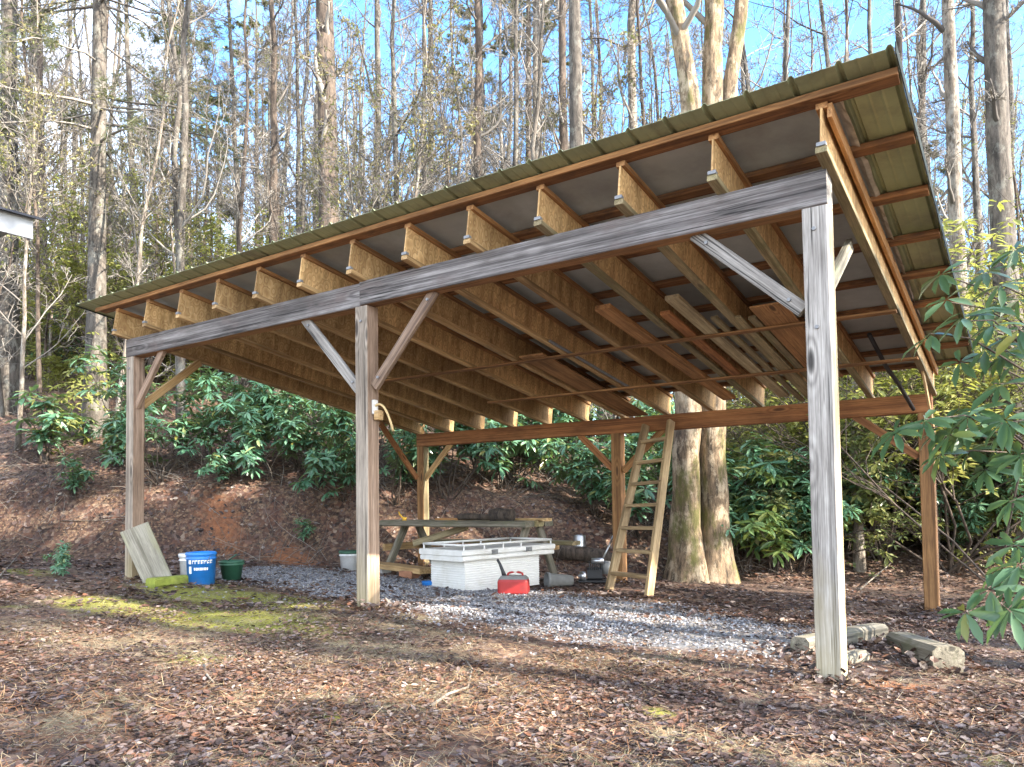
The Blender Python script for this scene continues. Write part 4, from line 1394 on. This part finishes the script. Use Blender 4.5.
# the big multi-stemmed tree right behind the shed
ft = stand(702, 470, 11.4)
fo = thing('forked_tree', ft, 'big multi stemmed tree with mossy sunlit trunks behind the shed', 'tree')
rg = np.random.default_rng(77)
mt, mc = MB(), MB()
stems = [(686, 690, 660, .21, 9), (715, 712, 716, .22, 10), (704, 728, 758, .16, 9)]
for q_, (ua, ub, uc, r0, seed) in enumerate(stems):
    pts = []
    for v, u in ((576, ua), (500, ua), (400, (ua + ub) / 2 if q_ < 2 else 712), (240, ub if q_ < 2 else 718), (110, ub), (20, ub + (uc - ub) * .35), (-90, uc), (-260, uc + (uc - ub) * .4), (-460, uc + (uc - ub) * .8), (-640, uc + (uc - ub) * 1.0)):
        pts.append(at(u, v, 11.4 + .25 * (q_ == 2) - .12 * (q_ == 0)) - ft)
    P = np.array(pts)
    P[0, 2] = -.2
    # refine
    s = np.linspace(0, len(P) - 1, 26)
    P = np.stack([np.interp(s, np.arange(len(P)), P[:, k]) for k in range(3)], 1) + np.r_[np.zeros((1, 3)), rg.normal(0, .02, (25, 3))]
    sN = np.linspace(0, 1, 26)
    Rd = r0 * (1 - .72 * sN) * (1 + .95 * np.exp(-sN * 30)) * (1 + rg.normal(0, .035, 26))
    tubes(mt, P, Rd, 18, rough=.06)
    bare_crown(mc, rg, P, Rd, 9, .5, .30, 0, .9)
mt.build('trunk', MT['bark_moss'], fo)
mc.build('crown', TW, fo)

# the big hemlock with dead lower limbs
hp_ = stand(95, 430, 16)
tree_conifer('hemlock', 31, 21, .22, 'bark_grey', 70, .30, .20, 120, 'needle', (.006, .0), hp_, 'big hemlock with many fine drooping limbs left of the shed', None, .12, .97, .22)

# prototypes for the rest of the wood
GRP = 'trees of the wood around the shed'
protos = []
P_B = [tree_bare('bare_tree', 200 + k, H, r, bk, nl, t0, lm_, .9, ((-1) ** k * .02, .016 * (k % 3 - 1)), .26)
       for k, (H, r, bk, nl, t0, lm_) in enumerate([(21, .17, 'bark_grey', 24, .25, .24), (18, .12, 'bark_pale', 24, .15, .26), (23, .20, 'bark_grey', 22, .3, .22),
                                                    (15, .09, 'bark_brown', 22, .12, .28), (19, .13, 'bark_grey', 26, .14, .28), (12, .06, 'bark_pale', 20, .10, .28)])]
P_S = [tree_bare('sapling', 240 + k, H, r, bk, nl, .12, .32, .8, ((-1) ** k * .06, .05 * (k % 3 - 1)), .2)
       for k, (H, r, bk, nl) in enumerate([(7, .035, 'bark_grey', 18), (9, .045, 'bark_pale', 20), (6, .03, 'bark_brown', 16)])]
P_T = [tree_bare('slim_tree', 260 + k, H, r, bk, 17, .24, .24, .8, ((-1) ** k * .03, .025 * (k % 3 - 1)), .38)
       for k, (H, r, bk) in enumerate([(16, .065, 'bark_brown'), (18, .085, 'bark_grey'), (14, .05, 'bark_brown'), (20, .10, 'bark_grey')])]


def sprinkle(o, seed, n, size, mat):
    # last year's leaves still hanging in a bare crown
    g = np.random.default_rng(seed)
    cr = [c for c in o.children if c.name.split('.')[0] == 'crown'][0]
    co_ = np.zeros(len(cr.data.vertices) * 3, np.float32)
    cr.data.vertices.foreach_get('co', co_)
    co_ = co_.reshape(-1, 3)[len(co_) // 6:]
    p = co_[g.integers(0, len(co_), n)] + g.normal(0, .04, (n, 3))
    X, Y, Z = axes(unit(g.normal(0, 1, (n, 3)) + [0, 0, -.5]), unit(g.normal(0, .6, (n, 3)) + [0, 0, 1]))
    m = MB()
    scatter(m, LAU_V * [1, 1.2, 1], LAU_F, p, X, Y, Z, size * g.uniform(.6, 1.3, n), 0)
    m.build('foliage', MT[mat], cr)


for k_, (o_, n_, sz_, mt_) in enumerate(((P_S[0], 1900, .075, 'laurel_y'), (P_S[1], 1700, .075, 'gold_leaf'), (P_B[3], 900, .09, 'laurel_y'), (P_B[5], 1300, .08, 'gold_leaf'))):
    sprinkle(o_, 500 + k_, n_, sz_, mt_)
P_C = [tree_conifer('hemlock', 300 + k, H, r, 'bark_brown', nl, t0, lm_, per, lf, (0, 0), size=sz, frac=fr, droop=dr_)
       for k, (H, r, nl, t0, lm_, per, lf, sz, fr, dr_) in enumerate([(18, .18, 60, .08, .24, 100, 'needle', .15, .9, .3), (13, .12, 50, .06, .26, 100, 'needle', .14, .92, .35)])]
P_P = [tree_conifer('pine_tree', 320, 22, .20, 'bark_brown', 36, .38, .22, 150, 'pine', (.01, 0), size=.17, frac=.95, droop=.05, el0=.3)]
REG = {'l': 'on the leafy hillside left of the shed', 'm': 'in the wood behind the shed', 'r': 'in the wood right of the shed'}
KIND_LABEL = {'bare_tree': 'grey leafless tree', 'sapling': 'thin leafless sapling', 'slim_tree': 'slim straight leafless trunk', 'hemlock': 'dark green hemlock', 'pine_tree': 'tall yellow green pine'}
rg = np.random.default_rng(21)
placed = [tuple(stand(a[0], 430, a[3])[:2]) for a in NAMED] + [tuple(ft[:2]), tuple(hp_[:2])]
used = set()


def plant(proto, p, sc, reg):
    o = proto if proto.name not in used else copy_tree(proto)
    used.add(o.name)
    o.location = (p[0], p[1], p[2] - .05)
    o.rotation_euler = (0, 0, rg.uniform(0, 6.28))
    o.scale = (sc, sc, sc)
    nm = o.name.split('.')[0]
    o['label'] = 'background ' + KIND_LABEL[nm] + ' ' + REG[reg]
    o['group'] = GRP + (', ' + nm.replace('_', ' '))
    return o


count = 0
tries = 0
while count < 185 and tries < 6000:
    tries += 1
    u = rg.uniform(-60, 1090)
    d = 20 + 48 * rg.random() ** .75
    p = stand(u, 440, d)
    if min((p[0] - a) ** 2 + (p[1] - b) ** 2 for a, b in placed) < (1.3 + .012 * d) ** 2:
        continue
    placed.append((p[0], p[1]))
    reg = 'l' if u < 330 else ('m' if u < 800 else 'r')
    k = rg.random()
    pc_h, pc_p = (.12, .12) if u < 330 else ((.04, .08) if u < 800 else (.05, .08))
    if k < pc_h:
        pr_ = P_C[rg.integers(2)]
    elif k < pc_h + pc_p:
        pr_ = P_P[0]
    else:
        pr_ = P_B[rg.integers(len(P_B))]
    plant(pr_, p, rg.uniform(.8, 1.2), reg)
    count += 1
count = 0
while count < 75:
    u, d = rg.uniform(-50, 1080), rg.uniform(14, 34)
    p = stand(u, 440, d)
    if u > 700 and d < 16:
        continue
    plant(P_S[rg.integers(3)], p, rg.uniform(.75, 1.3), 'l' if u < 330 else ('m' if u < 800 else 'r'))
    count += 1

count = 0
while count < 80:
    u, d = rg.uniform(-50, 1080), rg.uniform(15, 42)
    plant(P_T[rg.integers(4)], stand(u, 440, d), rg.uniform(.8, 1.2), 'l' if u < 330 else ('m' if u < 800 else 'r'))
    count += 1
# evergreens and bare trees standing to the right of the photo: they shade the clearing
for x, y, kd, sc in ((16, 4.6, 0, 1.0), (19, .2, 1, 1.0), (22, 6.5, 0, 1.0), (20, 8.5, 0, 1.1), (14, 6.6, 0, 1.1)):
    o = plant(P_C[kd], (x, y, gz(x, y)), sc, 'r')
    o['label'] = 'dark green hemlock standing outside the right edge of the photo'
for x, y, sc in ((11, 2.4, 1.0), (12, 5.2, 1.0), (14, 3.6, 1.1)):
    o = plant(P_P[0], (x, y, gz(x, y)), sc, 'r')
    o['label'] = 'tall yellow green pine standing outside the right edge of the photo'

for x, y, kb in ((9, -3.2, 0), (13, -1.2, 4), (12, -5.5, 2), (17, -3.5, 1), (10, .4, 5), (20, -6, 4), (15, .8, 0), (8, -6.5, 3)):
    o = plant(P_B[kb], (x, y, gz(x, y)), 1.0, 'r')
    o['label'] = 'grey leafless tree standing outside the right edge of the photo'


# ------------------------------------------------------------------ shrubs
def rho_shrub(name, seed, h, nst, whorls, leaf, mat, spread=.8, label=None, group=None, loc=(0, 0, 0), small=False):
    rg = np.random.default_rng(seed)
    o = thing(name, loc, label, 'shrub', group)
    ms, ml = MB(), MB()
    az = rg.uniform(0, 6.28, nst)
    el = rg.uniform(.7, 1.4, nst)
    d = np.stack([np.cos(az) * np.cos(el), np.sin(az) * np.cos(el), np.sin(el)], 1)
    A, Ra = limb_batch(rg, nst, rg.normal(0, .06, (nst, 3)) * [1, 1, 0] - [0, 0, .05], d, h * rg.uniform(.6, 1.1, nst), np.full(nst, .016), 6, wander=.22, up_pull=.05)
    tubes(ms, A, Ra, 5)
    B, Rb = sub_branches(rg, A, Ra, max(2, whorls // nst), .3, .8, .38 * spread, .6, 4, .004, wander=.2, up_pull=.12)
    tubes(ms, B, Rb, 4)
    tips = np.concatenate([B[:, -1], A[:, -1], B[:, 2][: len(B) // 2]])
    tdir = unit(np.concatenate([B[:, -1] - B[:, -2], A[:, -1] - A[:, -2], B[:, 2][: len(B) // 2] - B[:, 1][: len(B) // 2]]))
    per = 6 if small else 9
    idx = np.repeat(np.arange(len(tips)), per)
    a = np.tile(np.arange(per) * 2 * math.pi / per, len(tips)) + rg.normal(0, .25, len(idx))
    ax = unit(tdir[idx] * .5 + np.array([0, 0, .8]))
    t1 = unit(np.cross(ax, np.array([1, .2, 0])))
    t2 = np.cross(ax, t1)
    out = t1 * np.cos(a)[:, None] + t2 * np.sin(a)[:, None]
    dd = unit(out + ax * rg.normal(-.05, .3, (len(idx), 1)) + np.array([0, 0, -.15]))
    pos = tips[idx] + out * .012 + (rg.random((len(idx), 1)) * .06 if small else rg.random((len(idx), 1)) * .02) * -tdir[idx]
    X, Y, Z = axes(dd, unit(ax + rg.normal(0, .2, ax.shape)))
    sz = leaf * rg.uniform(.7, 1.15, len(idx))
    scatter(ml, LAU_V if small else RHO_V, LAU_F if small else RHO_F, pos, X, Y, Z, sz, 0, False)
    st = ms.build('stem', MT['bark_brown'], o)
    ml.build('foliage', MT[mat], o)
    return o


S_R = [rho_shrub('rhododendron', 400 + k, h, n, w_, lf, mt_) for k, (h, n, w_, lf, mt_) in enumerate(
    [(1.3, 6, 26, .27, 'rho'), (2.1, 8, 58, .26, 'rho'), (1.7, 7, 46, .25, 'rho_bright'), (2.8, 10, 100, .24, 'rho')])]
S_L = [rho_shrub('laurel', 420 + k, h, n, w_, lf, mt_, small=True) for k, (h, n, w_, lf, mt_) in enumerate(
    [(2.8, 10, 420, .12, 'laurel'), (3.8, 12, 560, .12, 'laurel_y'), (2.2, 9, 300, .11, 'laurel')])]
SH_LABEL = {'rhododendron': 'broad leaved rhododendron', 'laurel': 'small leaved evergreen laurel bush'}
SREG = {'bank': 'on the leaf covered bank', 'left': 'on the hillside left of the shed', 'back': 'behind the back beam of the shed', 'right': 'in the dark thicket right of the shed', 'far': 'deep in the wood'}


def shrub(proto, p, sc, reg, label=None):
    o = proto if proto.name not in used else copy_tree(proto)
    used.add(o.name)
    o.location = (p[0], p[1], p[2])
    o.rotation_euler = (0, 0, rg.uniform(0, 6.28))
    o.scale = (sc, sc, sc * rg.uniform(.85, 1.1))
    nm = o.name.split('.')[0]
    o['label'] = label or (SH_LABEL[nm] + ' ' + SREG[reg])
    o['group'] = SH_LABEL[nm].replace('bush', 'bushe') + 's ' + SREG[reg]
    return o


# seen one by one in the photograph (foot pixel)
for u, v, k, sc, reg, lb in (
        (48, 462, 0, .95, 'bank', 'rhododendron standing alone on the bank at far left'), (75, 498, 0, .45, 'bank', 'small rhododendron on the bank left of the left post'),
        (128, 470, 0, .7, 'bank', 'rhododendron directly behind the left front post'), (215, 462, 1, .62, 'bank', None), (240, 478, 0, .7, 'bank', None),
        (225, 482, 0, .45, 'bank', None), (300, 470, 1, .7, 'bank', None), (318, 490, 0, .6, 'bank', None), (345, 500, 0, .6, 'bank', None),
        (395, 505, 1, .62, 'back', None), (448, 500, 1, .75, 'back', None), (480, 478, 1, .75, 'back', None), (505, 490, 0, .8, 'back', None), (550, 470, 1, .8, 'back', None),
        (598, 520, 1, .62, 'back', None), (640, 540, 1, .8, 'back', None), (655, 520, 3, .62, 'back', None), (745, 560, 2, .75, 'back', None), (772, 572, 2, .8, 'back', None),
        (795, 570, 1, .9, 'back', None), (735, 540, 3, .7, 'back', None), (60, 575, 0, .22, 'bank', 'tiny seedling shrub at the foot of the bank'), (305, 545, 0, .3, 'bank', 'small green seedling on the dark bank behind bucket'),
        (385, 470, 3, .75, 'back', None), (520, 455, 3, .8, 'back', None), (620, 500, 3, .75, 'back', None)):
    shrub(S_R[k], on_ground(u, v, 6.5), sc * 1.25, reg, lb)
for k in range(46):                       # dense thicket on the right
    u, d = rg.uniform(725, 1080), rg.uniform(11.8, 20)
    p = stand(u, 470, d)
    shrub(S_R[rg.choice([1, 3, 3])] if rg.random() < .62 else S_L[rg.choice([0, 1, 2])], p, rg.uniform(.6, .95), 'right')
for k in range(11):                       # more on the bank
    u, v = rg.uniform(150, 700), rg.uniform(440, 520)
    if u < 400 and v > 490:
        continue
    shrub(S_R[rg.choice([0, 1, 1, 3])], on_ground(u, v, 8.5), rg.uniform(.55, .95), 'bank' if u < 380 else 'back')
for k in range(34):                       # hillside left
    u, d = rg.uniform(-60, 340), rg.uniform(21, 36)
    p = stand(u, 430, d)
    shrub(S_L[rg.choice([0, 1, 1, 2])] if rg.random() < .75 else S_R[rg.choice([1, 2, 3])], p, rg.uniform(.8, 1.35), 'left')
for k in range(28):                       # behind, in the middle
    u, d = rg.uniform(330, 800), rg.uniform(16.5, 32)
    p = stand(u, 450, d)
    shrub(S_R[rg.choice([1, 3, 2])] if rg.random() < .6 else S_L[rg.choice([0, 1, 2])], p, rg.uniform(.6, 1.05), 'back')
for k in range(20):                       # light bushes beyond the left post
    u, d = rg.uniform(-60, 300), rg.uniform(18.5, 27)
    shrub(S_L[rg.choice([0, 1, 1])], stand(u, 430, d), rg.uniform(.8, 1.35), 'left')
for k in range(22):                       # light green bushes seen right of the roof
    u, d = rg.uniform(860, 1090), rg.uniform(12.5, 22)
    shrub(S_L[rg.choice([0, 1, 1])], stand(u, 470, d), rg.uniform(1.1, 1.7), 'right')
for k in range(40):
    u, d = rg.uniform(-40, 1080), rg.uniform(28, 55)
    p = stand(u, 440, d)
    shrub(S_L[rg.choice([0, 1])], p, rg.uniform(1.2, 2.0), 'far')

hq = stand(1000, 470, 9.6)
rho_shrub('holly', 460, 6.2, 5, 120, .075, 'laurel', .9, 'slender holly tree with sparse small green leaves beside the right roof edge', None, hq, small=True)
hq = stand(948, 470, 13.0)
rho_shrub('holly', 461, 8.5, 4, 110, .085, 'laurel_y', .8, 'tall thin holly with scattered yellow green leaves behind the right roof edge', None, hq, small=True)
# near rhododendron reaching in from the right edge
nr_root = at(1120, 640, 4.6)
nr_root[2] = gz(nr_root[0], nr_root[1])
nr = thing('rhododendron', nr_root, 'large leaved rhododendron reaching in from the right edge near camera', 'shrub')
rg = np.random.default_rng(55)
ms, ml = MB(), MB()
tips = []
TIPS = [(946, 300, 4.9), (930, 335, 4.8), (962, 318, 4.7), (1000, 285, 5.0), (985, 350, 5.3), (1020, 330, 4.8), (960, 362, 5.4),
        (925, 420, 5.0), (895, 432, 5.1), (950, 435, 4.9), (975, 410, 5.2), (1005, 420, 4.8), (940, 455, 5.3), (1000, 385, 5.0), (1022, 455, 4.8),
        (985, 470, 5.2), (1012, 500, 5.0), (990, 590, 4.6), (965, 612, 4.6), (1010, 610, 4.4), (1020, 565, 4.6), (1015, 545, 5), (940, 275, 5.6), (1015, 250, 5.4)]
for (u, v, d) in TIPS:
    tp = at(u, v, d * .95) - nr_root
    hub = at(1085, 0.72 * v + 90, d + .1) - nr_root
    base = np.array([rg.normal(0, .05), rg.normal(0, .05), 0])
    s = np.linspace(0, 1, 9)[:, None]
    c1 = base * (1 - s) ** 2 + 2 * s * (1 - s) * hub + s ** 2 * tp + np.r_[np.zeros((1, 3)), rg.normal(0, .012, (8, 3))]
    tubes(ms, c1, np.linspace(.014, .0035, 9), 6)
    tips.append((tp, unit((c1[-1] - c1[-2])[None])[0]))
    if rg.random() < .85:
        tips.append((c1[-2] + rg.normal(0, .05, 3), unit((c1[-2] - c1[-3])[None])[0]))
for tp, td in tips:
    n = rg.integers(7, 11)
    a = np.arange(n) * 2 * math.pi / n + rg.normal(0, .2, n)
    ax = unit((td * .5 + np.array([0, 0, .6]))[None])[0]
    t1 = unit(np.cross(ax, [1, .2, .1])[None])[0]
    t2 = np.cross(ax, t1)
    out = np.cos(a)[:, None] * t1 + np.sin(a)[:, None] * t2
    dd = unit(out + rg.normal(-.35, .25, (n, 1)) * np.array([0, 0, 1.0]))
    X, Y, Z = axes(dd, unit(ax + rg.normal(0, .25, (n, 3))))
    # smooth leaf with a rolled edge
    scatter(ml, RHO_V * [1, 1.0, 1], RHO_F, tp + out * .01, X, Y, Z, rg.uniform(.15, .23, n), 0, True)
ms.build('stem', MT['bark_brown'], nr)
ml.build('foliage', MT['rho_near'], nr)

# ------------------------------------------------------------------ leaf litter, gravel stones, straw
rg = np.random.default_rng(99)


def area_points(n, dmin, dmax, u0=-40, u1=1064, power=1.0):
    """points on the ground spread over the visible wedge"""
    u = rg.uniform(u0, u1, n)
    d = dmin + (dmax - dmin) * rg.random(n) ** power
    x = CAM[0] + d * (_fw[0] + _r[0] * (u - 512) / FPX)
    y = CAM[1] + d * (_fw[1] + _r[1] * (u - 512) / FPX)
    return x, y


def ground_normals(x, y):
    e = .05
    nx_ = (height(x - e, y) - height(x + e, y)) / (2 * e)
    ny_ = (height(x, y - e) - height(x, y + e)) / (2 * e)
    return unit(np.stack([nx_, ny_, np.ones_like(nx_)], 1))


def lay(mb, x, y, size, tilt, TV, TF, lift=.004, smooth=False):
    n = len(x)
    N = unit(ground_normals(x, y) + rg.normal(0, tilt, (n, 3)) * [1, 1, .3])
    a = rg.uniform(0, 6.28, n)
    d = np.stack([np.cos(a), np.sin(a), np.zeros(n)], 1)
    Y = unit(np.cross(N, d))
    X = np.cross(Y, N)
    pos = np.stack([x, y, height(x, y) + lift + .012 * rg.random(n)], 1)
    scatter(mb, TV, TF, pos, X, Y, N, size, 0, smooth)


mb = MB()
for n, d0, d1, smin, smax, pw in ((170000, 2.0, 7.5, .010, .047, 1.0), (70000, 6.5, 18, .035, .09, 1.1)):
    x, y = area_points(n, d0, d1, power=pw)
    g = gravel_amt(x, y)
    ms_ = np.maximum(blob(x, y, MOSS), .92 * blob(x, y, TAN))
    dens = (1 - .80 * g) * (1 - .85 * np.clip(ms_, 0, 1)) * (.6 + 1.1 * vnoise(x, y, 1.3) + .7 * vnoise(x, y, 4.1))
    cl_ = blob(x, y, CLAY)
    dens *= 1 - .7 * cl_
    k = rg.random(len(x)) < np.clip(dens, .02, 1)
    x, y = x[k], y[k]
    s = smin + (smax - smin) * rg.random(len(x)) ** 1.7
    sz = np.stack([s, s * rg.uniform(.6, 1.6, len(x)), s * rg.uniform(.1, 1.0, len(x))], 1)
    lay(mb, x, y, sz, .2, LIT_V, LIT_F)
foot = [(-.07, .07), (-3.68, .07), (-7.27, .07), (-.07, 4.85), (-3.77, 4.85), (-7.27, 4.85), tuple(a0[:2]), tuple(a1[:2]), tuple(b0[:2]), tuple(b1[:2]), tuple((a0 + a1)[:2] / 2), tuple((b0 + b1)[:2] / 2)]
fx_ = np.repeat(np.array(foot), 170, 0) + rg.normal(0, .15, (170 * len(foot), 2))
s = rg.uniform(.025, .07, len(fx_))
lay(mb, fx_[:, 0], fx_[:, 1], np.stack([s, s * rg.uniform(.6, 1.6, len(s)), s * rg.uniform(.3, 1.2, len(s))], 1), .45, LIT_V, LIT_F, .004 + .05 * rg.random(len(s)) ** 2)
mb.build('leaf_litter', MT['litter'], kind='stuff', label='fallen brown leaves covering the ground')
# straw and pine needles
mb = MB()
x, y = area_points(65000, 2.0, 8.5)
k = rg.random(len(x)) < np.clip((1 - gravel_amt(x, y)) * (1 - .8 * np.clip(blob(x, y, MOSS), 0, 1)) * (.30 + 1.1 * vnoise(x, y, .9) + .5 * blob(x, y, TAN)), 0, 1)
x, y = x[k], y[k]
lay(mb, x, y, np.stack([rg.uniform(.02, .10, len(x)), np.full(len(x), .0022), np.ones(len(x))], 1), .15, QUAD_V, QUAD_F, .012)
mb.build('straw', MT['straw'], kind='stuff', label='reddish pine straw strewn over the leaves')
# tufts of dry grass
mb = MB()
nT = 1700
x, y = area_points(nT * 3, 2.1, 8.5)
k = rg.random(len(x)) < np.clip(.12 + 1.0 * blob(x, y, TAN) + .25 * blob(x, y, MOSS) - gravel_amt(x, y), 0.01, 1)
x, y = x[k][:nT], y[k][:nT]
idx = np.repeat(np.arange(len(x)), 40)
bx, by = x[idx] + rg.normal(0, .05, len(idx)), y[idx] + rg.normal(0, .05, len(idx))
az = rg.uniform(0, 6.28, len(idx))
el = rg.uniform(.0, .55, len(idx)) ** 1.0
dd = np.stack([np.cos(az) * np.cos(el), np.sin(az) * np.cos(el), np.sin(el)], 1)
X, Y, Z = axes(dd)
scatter(mb, np.array([[0, -.5, 0], [0, .5, 0], [1, 0, -.25]]), [[[0, 1, 2]]], np.stack([bx, by, height(bx, by)], 1), X, Y, Z,
        np.stack([rg.uniform(.04, .11, len(idx)), np.full(len(idx), .003), rg.uniform(.02, .1, len(idx))], 1), 0)
mb.build('dry_grass', MT['tan_grass'], kind='stuff', label='tufts of dry tan grass among the leaves')
# thin brush standing and lying on the bank
mb = MB()
x, y = area_points(9000, 9.0, 19.0, -40, 760)
k = rg.random(len(x)) < np.clip(sst(-.3, .6, bank_t(x, y)) * (.35 + .9 * vnoise(x, y, .8)), 0, 1)
x, y = x[k], y[k]
n = len(x)
az, el = rg.uniform(0, 6.28, n), np.abs(rg.normal(.1, .55, n))
d = np.stack([np.cos(az) * np.cos(el), np.sin(az) * np.cos(el), np.sin(el)], 1)
Pq, Rq = limb_batch(rg, n, np.stack([x, y, height(x, y) + .01], 1), d, rg.uniform(.25, 1.1, n), np.full(n, .005), 4, wander=.3)
tubes(mb, Pq, Rq, 3)
mb.build('brush', MT['twig'], kind='stuff', label='thin bare twigs and stems covering the bank')
# gravel stones
PEB_V = np.array([[1, 0, 0], [0, 1, 0], [-1, 0, .1], [0, -1, -.05], [.1, .05, .8], [0, 0, -.5]]) * .5
PEB_F = [[[0, 1, 4], [1, 2, 4], [2, 3, 4], [3, 0, 4], [1, 0, 5], [2, 1, 5], [3, 2, 5], [0, 3, 5]]]
mb = MB()
x, y = rg.uniform(-8.4, 0.2, 90000), rg.uniform(-.5, 3.6, 90000)
k = rg.random(len(x)) < gravel_amt(x, y) * (.55 + .9 * vnoise(x, y, 1.1)) + .02
x, y = x[k], y[k]
s = .010 + .028 * rg.random(len(x)) ** 2
lay(mb, x, y, np.stack([s, s * rg.uniform(.6, 1, len(x)), s * rg.uniform(.5, 1, len(x))], 1), .5, PEB_V, PEB_F, .002)
mb.build('gravel', MT['pebble'], kind='stuff', label='blue grey gravel spread under the shed roof')

# loose sticks
def stick(pts, r, mt, label):
    mb = MB()
    P = np.array([up(on_ground(*q), r * 1.5) for q in pts])
    P[:, 2] += rg.random(len(P)) * .015
    tubes(mb, P, np.linspace(r, r * .5, len(P)), 6, cap=True)
    return mb.build('stick', mt, label=label, cat='stick')


stick([(204, 669), (207, 680), (214, 689)], .008, MT['bark_pale'], 'short whitish stick on the moss in left foreground')
stick([(432, 712), (448, 700), (468, 690), (472, 672), (466, 664)], .008, MT['bark_pale'], 'long bent pale stick on the leaves at lower middle')
stick([(62, 526), (95, 524), (130, 521)], .009, MT['bark_pale'], 'thin pale fallen branch on the bank by the left post')
stick([(0, 578), (12, 564), (22, 552)], .010, MT['bark_pale'], 'pale fallen branch at the foot of the bank, left edge')
stick([(860, 592), (890, 566), (925, 535)], .012, MT['bark_pale'], 'thin fallen branch rising left of the far right post')
